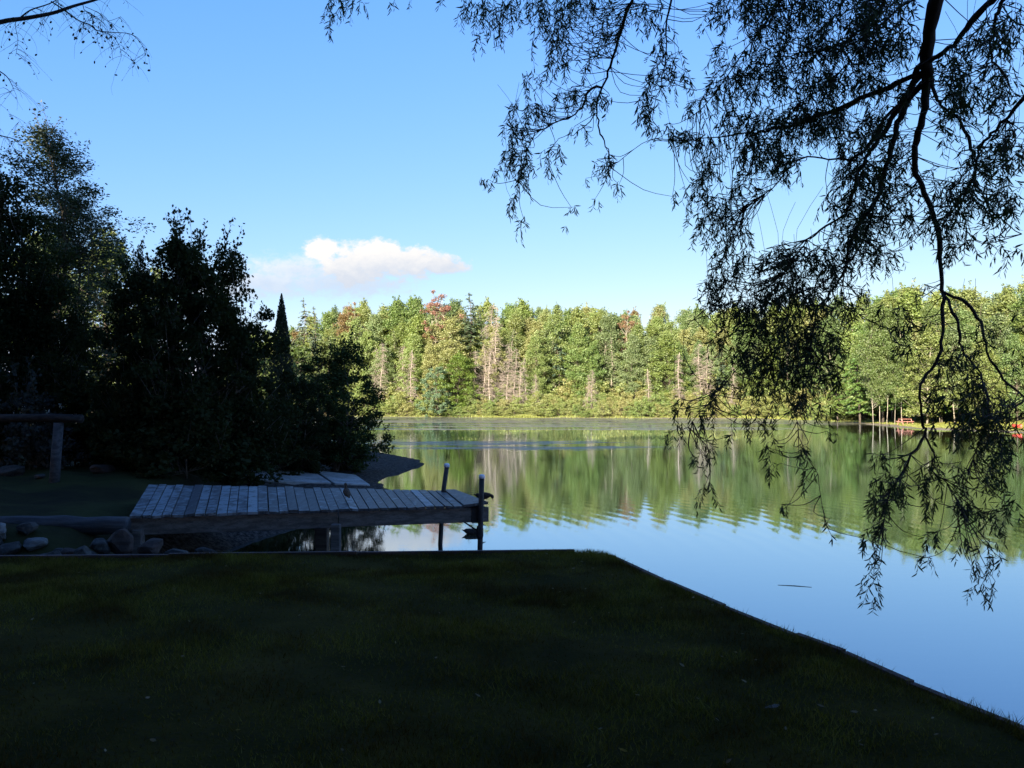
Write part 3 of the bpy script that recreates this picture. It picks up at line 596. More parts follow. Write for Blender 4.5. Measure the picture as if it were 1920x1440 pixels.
# ---------------------------------------------------------------- tree prototypes
def trunkpath(r, Ht, bend, n=9):
    z = np.linspace(0, 1, n); a = r.uniform(0, 6.28); b = r.uniform(0, 6.28)
    return np.column_stack([np.cos(a) * bend * np.sin(z * 2.4) + .02 * Ht * np.sin(z * 7 + b) * z, np.sin(a) * bend * np.sin(z * 2.1) + .02 * Ht * np.cos(z * 6 + a) * z, z * Ht])
def interp(P, z):
    return np.array([np.interp(z, P[:, 2], P[:, 0]), np.interp(z, P[:, 2], P[:, 1]), z])
def deciduous(seed, Ht=16., cb=.35, R=2.6, ncl=60, per=45, cs=.75, ls=.30, tr=.16, shape='oval', mt=M_PALE, leafsh=SH_QUAD, bend=.5, shoots=0, leafmt=None, top=1.0, lean_gap=.18, multi=1):
    r = np.random.RandomState(seed); mb = MB(); Cs = []; stems = []
    for s in range(multi):
        P = trunkpath(r, Ht * (1 if s == 0 else r.uniform(.75, .95)), bend * (1 if multi == 1 else 2.2))
        if s: P[:, :2] += r.normal(0, .25, 2) * (1 - np.linspace(0, 1, len(P)))[:, None] * .5
        R_ = tr * (1 - np.linspace(0, .9, len(P))) ** .9 * (1 if s == 0 else .7); R_[0] *= 1.35
        mb.tube(P, R_, 7); stems.append(P)
    lobes = r.uniform(.65, 1.25, 9)
    while len(Cs) < ncl:
        u = r.rand(); z = Ht * (cb + (top - cb) * u)
        if shape == 'oval': w = math.sin(math.pi * min(1, (u * .88 + .12))) ** .7
        elif shape == 'slim': w = (1 - u) ** .55 * (.4 + .6 * min(1, u * 4)) * .95
        elif shape == 'bush': w = (1 - u ** 2.4) ** .5 * (.75 + .25 * min(1, u * 5))
        else: w = 1
        a = r.uniform(0, 6.283); lb = lobes[int(a / 6.284 * 9)] * (1 + .18 * math.sin(z * 1.7 + a * 2)); q = r.rand() ** .45 * w * R * lb
        st = stems[r.randint(len(stems))]
        c = interp(st, min(z, st[-1, 2])); c[2] = z; c = c + (math.cos(a) * q, math.sin(a) * q, r.normal(0, .3))
        if r.rand() < lean_gap and q < R * .5: continue
        Cs.append(c)
        zb = z - q * r.uniform(.5, 1.1) - .3; zb = max(Ht * .12, min(zb, st[-1, 2] * .97)); b = interp(st, zb)
        if r.rand() < .75:
            m_ = (b + c) / 2 + (0, 0, -.12 * q); mb.tube([b, m_, c], [tr * .28, tr * .16, tr * .05], 4, False)
    Cs = np.array(Cs); n = ncl * per; ci = np.repeat(np.arange(ncl), per)
    rad = cs * r.uniform(.6, 1.25, ncl)[ci]; d = rdir(r, n); off = d * (r.rand(n)[:, None] ** .5) * rad[:, None]; off[:, 2] *= .62
    L = ls * r.uniform(.6, 1.3, n); D = rdir(r, n) * (1, 1, .6) + (0, 0, -.15); N = rdir(r, n, .9) + off / (rad[:, None] + 1e-6) * .5
    P_ = Cs[ci] + off
    if shoots:                  # upright leafy shoots breaking the outline
        for k in range(shoots):
            c = Cs[r.randint(ncl)] if k % 3 else Cs[np.argsort(-Cs[:, 2])[r.randint(max(3, ncl // 8))]]
            ln = r.uniform(.5, 1.25); dr = np.array([r.normal(0, .35), r.normal(0, .35), 1.0]); dr /= np.linalg.norm(dr); st_ = c + dr * cs * .3
            e_ = st_ + dr * ln + (r.normal(0, .1), r.normal(0, .1), 0); mb.tube([c, st_, e_], [.012, .01, .004], 3, False)
            kk = int(ln * 26); f = r.rand(kk) ** .8; pp = st_ + (e_ - st_) * f[:, None] + r.normal(0, .06, (kk, 3))
            P_ = np.vstack([P_, pp]); D = np.vstack([D, rdir(r, kk)]); N = np.vstack([N, rdir(r, kk, .7)]); L = np.concatenate([L, ls * r.uniform(.7, 1.2, kk)])
    V, Fc = leaves(P_, D, N, L, leafsh, .15)
    clr = r.rand(ncl) * .55; rn = np.clip(np.concatenate([clr[ci], r.rand(len(P_) - n) * .5]) + r.rand(len(P_)) * .45, 0, 1)
    return mb.me('trunk', mt, True), mesh('crown', V, [Fc], leafmt or M_LEAF, rnd=rn)
def conifer(seed, Ht=17., R=2.6, cb=.12, dens=1.0, droop=.35, irregular=.25, mt=M_BARK, tr=.17, ls=.42, gap=0.1):
    r = np.random.RandomState(seed); mb = MB(); P = trunkpath(r, Ht, .25); mb.tube(P, tr * (1 - np.linspace(0, .93, len(P))), 7)
    PL = []; DL = []; NL = []; LL = []; RN = []
    z = Ht * cb
    while z < Ht * .985:
        u = (z / Ht - cb) / (1 - cb); rad = R * ((1 - u) ** .8 * (.75 + .25 * min(1, u * 5)) + .03); nb = r.randint(4, 8)
        for k in range(nb):
            if r.rand() < gap: continue
            a = r.uniform(0, 6.28); ln = rad * r.uniform(1 - irregular * 1.6, 1 + irregular); b = interp(P, z)
            dh = np.array([math.cos(a), math.sin(a), 0]); m_ = b + dh * ln * .55 + (0, 0, .02 * ln); e = b + dh * ln + (0, 0, -droop * ln * r.uniform(.6, 1.2))
            mb.tube([b, m_, e], [.03 + .012 * ln, .022, .006], 3, False); kk = max(4, int(ln * 11 * dens)); f = (r.rand(kk) * .85 + .15)
            pts = np.where(f[:, None] < .55, b + (m_ - b) * (f / .55)[:, None], m_ + (e - m_) * ((f - .55) / .45)[:, None])
            sd = np.cross(dh, (0, 0, 1.)); side = np.sign(r.normal(size=kk))[:, None] * sd
            PL.append(pts + r.normal(0, .05, (kk, 3))); DL.append(dh * r.uniform(.3, 1, (kk, 1)) + side * r.uniform(.2, 1.1, (kk, 1)) + (0, 0, -.35)); NL.append(rdir(r, kk, 1.6))
            LL.append(ls * r.uniform(.5, 1.3, kk) * (.6 + .4 * min(1, ln))); RN.append(np.full(kk, r.rand() * .5))
        z += Ht * .022 * r.uniform(.7, 1.5)
    kk = 26; PL.append(np.column_stack([np.full(kk, P[-1, 0]), np.full(kk, P[-1, 1]), Ht - r.rand(kk) * 1.1])); DL.append(rdir(r, kk, .3)); NL.append(rdir(r, kk)); LL.append(np.full(kk, ls * .5)); RN.append(np.zeros(kk))
    PL = np.vstack(PL); n = len(PL); rn = np.concatenate(RN) + r.rand(n) * .45
    V, Fc = leaves(PL, np.vstack(DL), np.vstack(NL), np.concatenate(LL), SH_SPRAY, .1)
    return mb.me('trunk', mt, True), mesh('crown', V, [Fc], M_NEEDLE, rnd=rn)
def snag(seed, Ht=10., R=1.5, nb=120, tr=.11, broken=False):
    r = np.random.RandomState(seed); mb = MB(); P = trunkpath(r, Ht, .3); mb.tube(P, tr * (1 - np.linspace(0, .5 if broken else .9, len(P))), 7); tw = MB()
    for k in range(nb):
        z = Ht * r.uniform(.12, .97); a = r.uniform(0, 6.28); ln = R * (1 - z / Ht * .75) * r.uniform(.3, 1.1); b = interp(P, z); dh = np.array([math.cos(a), math.sin(a), 0])
        m_ = b + dh * ln * .5 + (0, 0, r.uniform(-.1, .1)); e = b + dh * ln + (0, 0, -r.uniform(.1, .55) * ln); tw.tube([b, m_, e], [.026, .018, .006], 3, False)
        for j in range(3):
            q = m_ + (e - m_) * r.rand(); tw.tube([q, q + rdir(r, 1)[0] * .35 * ln], [.010, .004], 3, False)
    return mb.me('trunk', M_DEAD, True), tw.me('branches', M_DEAD, True)
def stamp(proto, kind, loc, sc, rz, color, label, cat, group=None, cn='crown'):
    e = empty(kind, loc, rz, label=label, category=cat); e.scale = sc
    if group: e['group'] = group
    a = obj('trunk', proto[0], e); b = obj(cn, proto[1], e); b.color = (*color, 1)
    return e

ORD = ['first', 'second', 'third', 'fourth', 'fifth', 'sixth', 'seventh', 'eighth', 'ninth', 'tenth', 'eleventh', 'twelfth', 'thirteenth', 'fourteenth', 'fifteenth', 'sixteenth', 'seventeenth', 'eighteenth', 'nineteenth', 'twentieth'] + ['%dth' % k for k in range(21, 80)]
LM = [(527, 'the dark cedar spire'), (820, 'the red maple'), (955, 'the dead grey trunks'), (1170, 'the orange topped maple'), (1450, 'the dense willow curtain'), (1696, 'the red picnic table'), (1905, 'the red boat')]
PENDING = []
def want(e, px, desc, row): PENDING.append((e, px, desc, row))
def name_all():
    cnt = {}; items = []
    for e, px, desc, row in PENDING:
        k = min(range(len(LM)), key=lambda i: abs(LM[i][0] - px)); items.append((abs(LM[k][0] - px), k, px < LM[k][0], e, desc, row))
    items.sort(key=lambda q: q[0])
    for d, k, left, e, desc, row in items:
        key = (k, left, desc, row); cnt[key] = cnt.get(key, 0) + 1
        e['label'] = '%s %s, %s %s of %s' % (ORD[cnt[key] - 1], desc, row, 'left' if left else 'right', LM[k][1])

# ---------------------------------------------------------------- far forest
PB = [deciduous(100 + i, 16, .20 + .04 * i, 2.8, 130, 105, .90, .20, .060, 'slim' if i == 1 else 'oval', M_PALE, bend=.5, shoots=14) for i in range(4)]      # birch-like, pale trunk
PD = [deciduous(120 + i, 16, .12, 3.7, 190, 110, .95, .215, .12, 'oval', M_PALE if i == 1 else M_BARK, bend=.5, shoots=22) for i in range(4)]     # broad
PC = [conifer(140 + i, 17, 2.5, .10 + .08 * i, 1.1, gap=.1 + .1 * i, mt=M_PALE if i == 1 else M_BARK) for i in range(4)]
PS = [snag(160 + i, 10, 1.7 + .4 * (i % 2), 210, .08, broken=i == 2) for i in range(4)]
PH = [conifer(180 + i, 12, 3.4, .16, 1.5, droop=.12, ls=.5) for i in range(2)]
PSH = [deciduous(200 + i, 3.0, .02, 1.9, 70, 80, .42, .13, .05, 'bush', M_BARK, bend=.2, multi=3) for i in range(4)]
r = np.random.RandomState(77)
TL_X = [440, 500, 560, 610, 660, 700, 760, 800, 850, 900, 950, 1020, 1100, 1180, 1240, 1330, 1400, 1500, 1600, 1650, 1700, 1800, 1860, 1920, 2050]
TL_Y = [640, 622, 612, 585, 572, 580, 570, 572, 574, 570, 576, 574, 580, 590, 580, 584, 582, 572, 562, 554, 548, 550, 547, 538, 530]
SH_X = [300, 440, 700, 960, 1180, 1380, 1440, 1500, 1600, 1720, 1920, 2100]; SH_D = [92, 118, 124, 117, 113, 112, 109, 104, 93, 73, 64, 56]
def sd_(px): return float(np.interp(px, SH_X, SH_D))
C_BIRCH = [(.18, .245, .070), (.205, .25, .075), (.165, .225, .09), (.235, .25, .09)]
C_BROAD = [(.13, .205, .05), (.16, .22, .05), (.18, .225, .06), (.115, .18, .055)]
C_CON = [(.075, .115, .05), (.09, .13, .045), (.11, .135, .06), (.065, .11, .065)]
ROWS = [(9, 0, 'at the forest edge', .62, .9), (13, 1, 'second rank', .75, .97), (18, 2, 'third rank', .9, 1.0), (24, 3, 'at the skyline', .97, 1.04), (31, 4, 'at the skyline behind', .95, 1.02)]
for off, ri, rowname, f0, f1 in ROWS:
    px = 430 + r.rand() * 20
    while px < 2060:
        jit = r.normal(0, 1.3); d = sd_(px) + off + jit; x = (px - 960) / F * d; zg = H(x, d)
        ytop = np.interp(px, TL_X, TL_Y) + r.normal(0, 4.5); Ht = (750 - ytop) / F * d + CZ - zg; Ht *= r.uniform(f0, f1)
        q = r.rand(); right = px > 1420
        if ri < 2 and 860 < px < 1010: q = q * .45 if r.rand() < .6 else q
        if ri == 0 and right: q = .3 + .7 * q
        # choose kind
        if q < (.46 if not right else .34): pr, kind, cols, base, desc, cat = PB[r.randint(4)], 'birch_tree', C_BIRCH, 16., 'slim light green birch', 'tree'
        elif q < .80: pr, kind, cols, base, desc, cat = PD[r.randint(4)], 'broadleaf_tree', C_BROAD, 16., 'broad mid green tree', 'tree'
        else: pr, kind, cols, base, desc, cat = PC[r.randint(4)], 'conifer_tree', C_CON, 17., 'darker pointed conifer', 'tree'
        s = Ht / base; w = s * r.uniform(.85, 1.2) * (1.12 if right else 1.0); c = np.array(cols[r.randint(4)]) * r.uniform(.85, 1.15)
        if ri >= 2 and r.rand() < .05: c = np.array((.20, .14, .05))
        e = stamp(pr, kind, (x, d, zg - .15), (w, w, s), r.uniform(0, 6.28), c, '', cat, 'trees of the far forest'); want(e, px, desc, rowname)
        px += r.uniform(.55, 1.35) * (2.6 if ri < 2 else 2.7) / d * F
def special(pr, kind, px, ytop, off, base, wf, c, label, cat='tree', cn='crown', rz=1.0, dd=None, grp=None):
    d = (sd_(px) + off) if dd is None else dd; x = (px - 960) / F * d; zg = H(x, d); Ht = (750 - ytop) / F * d + CZ - zg; s = Ht / base
    return stamp(pr, kind, (x, d, zg - .1), (s * wf, s * wf, s), rz, c, label, cat, grp, cn)
PR_ = deciduous(301, 16, .62, 2.2, 44, 80, .55, .17, .12, 'oval', M_PALE, multi=3, bend=.35)
special(PR_, 'maple_tree', 822, 549, 12, 16, 1.0, (.25, .125, .085), 'red leaved maple with three pale stems, above the far forest edge', grp='red turning maples')
special(PR_, 'maple_tree', 1172, 586, 16, 16, .9, (.25, .15, .075), 'orange red topped maple in the middle of the far skyline', rz=3, grp='red turning maples')
special(PR_, 'maple_tree', 655, 570, 20, 16, 1.0, (.22, .12, .05), 'russet topped maple at the left end of the far skyline', rz=4, grp='red turning maples')
special(PC[2], 'spruce_tree', 880, 547, 9, 17, 1.45, (.055, .085, .04), 'tall dark spruce standing above the skyline right of the red maple', rz=2)
special(PC[3], 'spruce_tree', 832, 550, 22, 17, 1.3, (.035, .06, .035), 'dark spruce tip just behind the red maple', rz=5)
special(PC[3], 'larch_tree', 563, 556, 5, 17, 1.0, (.07, .10, .055), 'thin feathery larch right of the cedar spire', dd=88)
special(PC[2], 'larch_tree', 588, 572, 5, 17, .9, (.08, .11, .06), 'smaller feathery larch second from the cedar spire', dd=92, rz=2)
for i, (px, yt, of, k) in enumerate([(888, 655, 5, 0), (905, 640, 6, 1), (918, 660, 5, 2), (928, 565, 9, 3), (934, 590, 8, 0), (948, 640, 6, 1), (962, 650, 6, 3), (975, 690, 4, 2), (988, 668, 5, 0),
                                     (1003, 700, 4, 1), (712, 640, 6, 0), (700, 650, 7, 3), (770, 655, 5, 2), (760, 640, 8, 1), (1108, 690, 4, 1), (1100, 700, 4, 0), (1275, 660, 5, 2), (1312, 640, 6, 3), (1328, 650, 6, 1), (1216, 690, 4, 2), (1370, 680, 4, 0)]):
    e = special(PS[k], 'dead_tree', px, yt, of, 10, 1.15, (1, 1, 1), '', 'dead tree', 'branches', rz=i * 1.3, grp='bare dead trees at the far forest edge'); want(e, px, 'bare grey dead tree', 'at the forest edge')
special(deciduous(330, 9, .05, 3.4, 110, 130, .55, .2, .12, 'bush', M_BARK), 'pine_tree', 822, 690, 1.2, 9, .95, (.12, .19, .10), 'bushy blue green pine at the shore below the red maple')
special(PD[0], 'broadleaf_tree', 858, 665, 4, 16, 1.5, (.12, .19, .025), 'bright yellow green young tree left of the dead trunks')
for i, (px, yt, d_, k) in enumerate([(1612, 640, 88, 0), (1655, 600, 86, 1), (1690, 620, 84, 0), (1740, 610, 82, 1), (1800, 640, 80, 0), (1850, 630, 78, 1), (1895, 640, 77, 0), (1570, 680, 96, 1)]):
    e = special(PH[k], 'hemlock_tree', px, yt, 0, 12, .95, (.075 + .02 * (i % 2), .145, .028), '', 'tree', rz=i, dd=d_, grp='spreading hemlocks at the picnic ground'); want(e, px, 'bright hemlock with level branches', 'by the picnic ground')
# bare pale trunks by the picnic ground
r = np.random.RandomState(5)
for i, px in enumerate([1637, 1649, 1662, 1677, 1690, 1748, 1762, 1790, 1905, 1868]):
    e = special(PB[i % 4], 'birch_tree', px, 575 + r.uniform(-10, 25), 0, 16, .7, (.10, .15, .035), '', 'tree', rz=i, dd=81 + r.uniform(-1, 2), grp='pale trunked trees at the picnic ground'); want(e, px, 'pale trunked slim tree', 'by the picnic ground')
# shore shrubs
r = np.random.RandomState(9)
for ri, (off, yh, rn_) in enumerate([(1.6, 761, 'at the waterline'), (3.8, 750, 'behind the waterline'), (6.5, 738, 'third row back'), (9, 720, 'against the forest')]):
    px = 640 + r.rand() * 20
    while px < (1590 if ri < 2 else 1650):
        d = sd_(px) + off + r.normal(0, .5); x = (px - 960) / F * d; zg = H(x, d); Ht = max(.8, (750 - yh - r.normal(0, 6)) / F * d + CZ - zg); s = Ht / 3.0; w = max(s, .62) * r.uniform(.9, 1.25)
        c = np.array([(.21, .26, .07), (.23, .26, .08), (.17, .235, .06), (.26, .26, .09)][r.randint(4)])
        e = stamp(PSH[r.randint(4)], 'shrub', (x, d, zg - .05), (w, w, s), r.uniform(0, 6), c, '', 'shrub', 'shrubs along the far shore'); want(e, px, 'rounded green shrub', rn_)
        px += r.uniform(.7, 1.2) * 1.9 * w / d * F
name_all()
# a few young evergreens that darken the forest edge: undergrowth as one mass
r = np.random.RandomState(15); n = 90000; px = r.uniform(430, 2060, n); off = r.uniform(9, 36, n); d = np.interp(px, SH_X, SH_D) + off; x = (px - 960) / F * d
zz = hfun(np.column_stack([x, d])) + r.rand(n) ** 1.3 * (5.5 + 1.5 * np.sin(x * .7) * np.sin(x * .23 + d * .4)); V, Fc = leaves(np.column_stack([x, d, zz]), rdir(r, n), rdir(r, n, .5), r.uniform(.25, .6, n), SH_QUAD)
k = ~((px > 1615) & (off < 14)); Fc = Fc[k]
o = obj('undergrowth', mesh('undergrowth', V, [Fc], M_LEAF, rnd=r.rand(len(Fc))), kind='stuff'); o.color = (.125, .165, .05, 1)
# marsh grass and reeds on the far shore
n = 70000; px = np.concatenate([r.uniform(640, 1960, 12000), r.normal(968, 26, 16000), r.uniform(1380, 1960, 42000)]); off = r.uniform(-.8, 3.2, n) + (px > 1560) * r.uniform(0, 4, n); d = np.interp(px, SH_X, SH_D) + off; x = (px - 960) / F * d; P2_ = np.column_stack([x, d]); hz = hfun(P2_); k = hz > -.12; P2_ = P2_[k]; hz = hz[k]; px = px[k]; n = len(hz)
hb = np.where(px > 1560, .12, .42) * r.uniform(.4, 1.2, n) * (.6 + .4 * np.sin(P2_[:, 0] * .9 + np.sin(P2_[:, 1])))
hb = np.maximum(hb, .05); b = np.column_stack([P2_, hz]); a = r.uniform(0, 6.28, n); sdv = np.column_stack([np.cos(a), np.sin(a), 0 * a]) * .022; tip = b + np.column_stack([r.normal(0, .08, n), r.normal(0, .08, n), hb])
V = np.stack([b - sdv, b + sdv, tip], 1).reshape(-1, 3)
o = obj('marsh_grass', mesh('marsh_grass', V, [np.arange(n * 3).reshape(n, 3)], M_LEAF, rnd=r.rand(n)), kind='stuff'); o.color = (.25, .28, .06, 1)

# reeds standing in the shallow water off the far shore
n = 5200; cxs = r.uniform(720, 1380, 60); cys = r.uniform(52, 68, 60); ci = r.randint(0, 60, n); d = cys[ci] + r.normal(0, .7, n); x = (cxs[ci] - 960) / F * d + r.normal(0, 2.0, n)
b = np.column_stack([x, d, np.full(n, -.02)]); hb = r.uniform(.04, .20, n) * (.5 + (np.sin(ci * 1.7) + 1) * .4); a = r.uniform(0, 6.28, n); sdv = np.column_stack([np.cos(a), np.sin(a), 0 * a]) * .014
V = np.stack([b - sdv, b + sdv, b + np.column_stack([r.normal(0, .03, n), r.normal(0, .03, n), hb])], 1).reshape(-1, 3)
o = obj('reeds', mesh('reeds', V, [np.arange(n * 3).reshape(n, 3)], M_LEAF, rnd=r.rand(n)), kind='stuff'); o.color = (.17, .20, .045, 1)

# ---------------------------------------------------------------- picnic ground: table, boats
def picnic(px, d, rz, s, label):
    x = (px - 960) / F * d; e = empty('picnic_table', (x, d, H(x, d)), rz, label=label, category='picnic table'); e.scale = (s, s, s)
    MB().box((0, 0, .74), (1.5, .6, .05)).build('table_top', M_REDW, e)
    for sy in (-1, 1): MB().box((0, sy * .68, .44), (1.5, .26, .05)).build('bench_seat', M_REDW, e)
    for sx in (-.65, .65):
        MB().box((sx, 0, .395), (.05, 1.4, .09)).build('cross_beam', M_REDW, e)
        for sy in (-1, 1): MB().tube([(sx + .05, sy * .28, .71), (sx + .05, sy * .6, 0)], [.05, .05], 4).build('leg', M_REDW, e)
picnic(1696, 79.0, .15, .75, 'red wooden picnic table under the trees across the pond')
def boat(px, py, d, rz, L, Wd, Hh, mt, label, flip=False):
    x = (px - 960) / F * d; z = CZ + (750 - py) / F * d; n = 15; ns = 9; V = []; 
    for i in range(n):
        u = i / (n - 1) * 2 - 1; w = Wd / 2 * (1 - abs(u) ** 2.6) + .02; hh = Hh * (1 + .25 * u * u)
        for k in range(ns):
            a = math.pi * k / (ns - 1); V.append((u * L / 2, -math.cos(a) * w, hh * (1 - math.sin(a) ** .8) + (0 if not flip else 0)))
    V = np.array(V); 
    if flip: V[:, 2] = Hh * 1.1 - V[:, 2]
    q = [[i * ns + k, i * ns + k + 1, (i + 1) * ns + k + 1, (i + 1) * ns + k] for i in range(n - 1) for k in range(ns - 1)]
    e = empty('rowing_boat', (x, d, z), rz, label=label, category='boat')
    o = obj('hull', mesh('hull', V, [np.array(q)], mt, True), e); so = o.modifiers.new('t', 'SOLIDIFY'); so.thickness = .03
    if not flip:
        for u in (-.45, .25): MB().box((u * L / 2, 0, Hh * .7), (.22, Wd * .86, .03)).build('thwart', M_GREY, e)
        MB().tube([(-L * .46, 0, Hh * 1.15), (-L * .2, -Wd * .47, Hh * 1.03), (0, -Wd * .5, Hh), (L * .2, -Wd * .47, Hh * 1.03), (L * .46, 0, Hh * 1.15)], .025, 6).build('gunwale', mt, e, True)
        MB().tube([(-L * .46, 0, Hh * 1.15), (-L * .2, Wd * .47, Hh * 1.03), (0, Wd * .5, Hh), (L * .2, Wd * .47, Hh * 1.03), (L * .46, 0, Hh * 1.15)], .025, 6).build('gunwale', mt, e, True)
boat(1906, 803, 68, 1.57, 1.3, .40, .28, M_RED, 'small red rowing boat lying bow first at the right edge of the far shore')
boat(1722, 779, 80, .1, 1.9, .8, .34, M_GREY, 'grey boat turned upside down right of the picnic table', True)

# ---------------------------------------------------------------- near left bank trees
def near(pr, kind, px, ytop, d, base, wf, c, label, cat='tree', rz=0, grp=None):
    x = (px - 960) / F * d; zg = H(x, d); Ht = (750 - ytop) / F * d + CZ - zg; s = Ht / base
    return stamp(pr, kind, (x, d, zg - .1), (s * wf, s * wf, s), rz, c, label, cat, grp)
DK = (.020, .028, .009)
NB1 = deciduous(401, 6.5, .04, 2.0, 170, 150, .48, .105, .09, 'bush', M_BARK, SH_MAPLE, .35, 46, M_DLEAF, multi=4)
NB2 = deciduous(402, 6.0, .02, 2.2, 150, 150, .48, .105, .09, 'bush', M_BARK, SH_MAPLE, .4, 60, M_DLEAF, multi=4)
NB3 = deciduous(403, 8.5, .05, 3.0, 240, 160, .62, .11, .16, 'bush', M_BARK, SH_OVAL, .4, 16, M_DLEAF, multi=2)
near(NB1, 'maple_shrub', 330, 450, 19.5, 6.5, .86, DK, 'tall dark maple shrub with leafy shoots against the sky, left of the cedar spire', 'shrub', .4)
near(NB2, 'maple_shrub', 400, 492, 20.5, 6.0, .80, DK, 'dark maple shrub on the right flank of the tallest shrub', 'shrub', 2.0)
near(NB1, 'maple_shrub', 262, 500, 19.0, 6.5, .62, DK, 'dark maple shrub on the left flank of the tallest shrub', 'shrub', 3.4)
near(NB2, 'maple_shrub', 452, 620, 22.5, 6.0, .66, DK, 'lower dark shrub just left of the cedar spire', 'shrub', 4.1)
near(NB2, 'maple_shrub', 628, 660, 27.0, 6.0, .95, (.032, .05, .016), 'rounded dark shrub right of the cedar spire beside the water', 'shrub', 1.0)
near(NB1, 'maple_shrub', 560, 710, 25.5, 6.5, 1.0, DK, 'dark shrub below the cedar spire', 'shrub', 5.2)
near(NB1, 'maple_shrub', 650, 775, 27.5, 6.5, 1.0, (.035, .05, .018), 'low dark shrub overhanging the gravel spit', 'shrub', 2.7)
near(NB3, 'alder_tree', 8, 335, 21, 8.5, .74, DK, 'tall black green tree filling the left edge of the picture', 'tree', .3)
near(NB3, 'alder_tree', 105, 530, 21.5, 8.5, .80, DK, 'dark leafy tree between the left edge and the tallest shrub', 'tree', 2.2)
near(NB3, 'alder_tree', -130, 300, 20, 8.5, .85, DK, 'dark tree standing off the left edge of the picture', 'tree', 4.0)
NB4 = deciduous(404, 2.2, .02, 1.25, 60, 70, .34, .12, .03, 'bush', M_BARK, SH_OVAL, .2, 14, M_DLEAF, multi=3)
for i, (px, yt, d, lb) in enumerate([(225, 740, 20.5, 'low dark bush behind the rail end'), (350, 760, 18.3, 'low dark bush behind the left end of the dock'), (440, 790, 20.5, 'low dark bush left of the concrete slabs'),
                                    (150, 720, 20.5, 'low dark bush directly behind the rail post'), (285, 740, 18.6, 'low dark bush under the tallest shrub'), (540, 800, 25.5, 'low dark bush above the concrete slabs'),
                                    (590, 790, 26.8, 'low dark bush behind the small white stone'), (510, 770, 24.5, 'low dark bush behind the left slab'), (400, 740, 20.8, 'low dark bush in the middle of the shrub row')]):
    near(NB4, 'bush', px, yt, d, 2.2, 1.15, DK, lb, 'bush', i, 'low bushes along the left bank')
fb = near(NB4, 'flowering_bush', 62, 735, 19.0, 2.2, .8, (.045, .052, .05), 'dark bush dotted with white blossoms above the log rail', 'bush', 3, 'low bushes along the left bank')
r = np.random.RandomState(61); n = 150; c = rdir(r, 13, .3) * (.95, .95, .5) + (0, -.35, 1.55); P = c[r.randint(0, 13, n)] + r.normal(0, .055, (n, 3)); P[:, 1] -= .25
V, Fc = leaves(P, rdir(r, n), rdir(r, n) + (0, -1.2, .4), r.uniform(.04, .085, n), SH_OVAL); o = obj('blossoms', mesh('blossoms', V, [Fc], M_DLEAF, rnd=r.rand(n)), fb); o.color = (.55, .58, .6, 1)
# feathery tall tree behind and sunlit ones farther back
NF = deciduous(410, 13, .15, 3.2, 230, 130, .66, .11, .08, 'slim', M_BARK, SH_LANCE * (1, 2.4), .4, 40)
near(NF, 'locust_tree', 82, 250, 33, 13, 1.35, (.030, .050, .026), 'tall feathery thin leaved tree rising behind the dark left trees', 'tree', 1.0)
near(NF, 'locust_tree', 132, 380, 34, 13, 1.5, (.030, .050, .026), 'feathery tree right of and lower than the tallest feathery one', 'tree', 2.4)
NG = deciduous(412, 11, .1, 3.4, 120, 70, .75, .22, .2, 'oval', M_BARK, SH_OVAL, .4, 20)
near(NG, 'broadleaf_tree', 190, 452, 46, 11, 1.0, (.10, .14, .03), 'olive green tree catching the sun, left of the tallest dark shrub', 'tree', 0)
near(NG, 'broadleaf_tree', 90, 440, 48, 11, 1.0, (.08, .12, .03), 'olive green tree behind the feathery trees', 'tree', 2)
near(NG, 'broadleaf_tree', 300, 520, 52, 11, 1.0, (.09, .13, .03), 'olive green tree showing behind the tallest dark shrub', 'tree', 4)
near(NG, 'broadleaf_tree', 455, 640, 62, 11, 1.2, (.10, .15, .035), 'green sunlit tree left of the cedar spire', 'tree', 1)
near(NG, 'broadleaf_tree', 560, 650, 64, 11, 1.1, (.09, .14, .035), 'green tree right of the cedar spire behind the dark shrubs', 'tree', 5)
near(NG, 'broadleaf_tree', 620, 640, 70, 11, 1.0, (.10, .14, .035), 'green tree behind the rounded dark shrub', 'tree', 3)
# clipped-looking cedar spire
r = np.random.RandomState(31); n = 9000; u = r.rand(n); z = 7.0 * (1 - u ** .62 * 1.0); z = 7.0 * r.rand(n) ** 1.15
w = .50 * np.minimum(1, ((7.0 - z) / 3.6)) ** .9 + .01; a = r.uniform(0, 6.28, n); q = w * (r.rand(n) ** .35) * (1 + .12 * np.sin(z * 5 + a * 2))
P = np.column_stack([np.cos(a) * q, np.sin(a) * q, z]); D = np.column_stack([np.cos(a) * .5, np.sin(a) * .5, np.ones(n) * 1.2]) + r.normal(0, .25, (n, 3))
V, Fc = leaves(P, D, rdir(r, n), r.uniform(.08, .17, n) * np.minimum(1, (7.0 - z) / 1.6 + .3), SH_SPRAY); crown = mesh('crown', V, [Fc], M_NEEDLE, rnd=r.rand(n) * .6)
near((MB().tube([(0, 0, 0), (0, 0, 3.5), (0, 0, 6.8)], [.09, .06, .012], 7).me('trunk', M_BARK, True), crown), 'cedar_tree', 527, 545, 30, 7.0, 1.0, (.022, .032, .014), 'narrow dark cedar spire rising above the shrubs', 'tree')

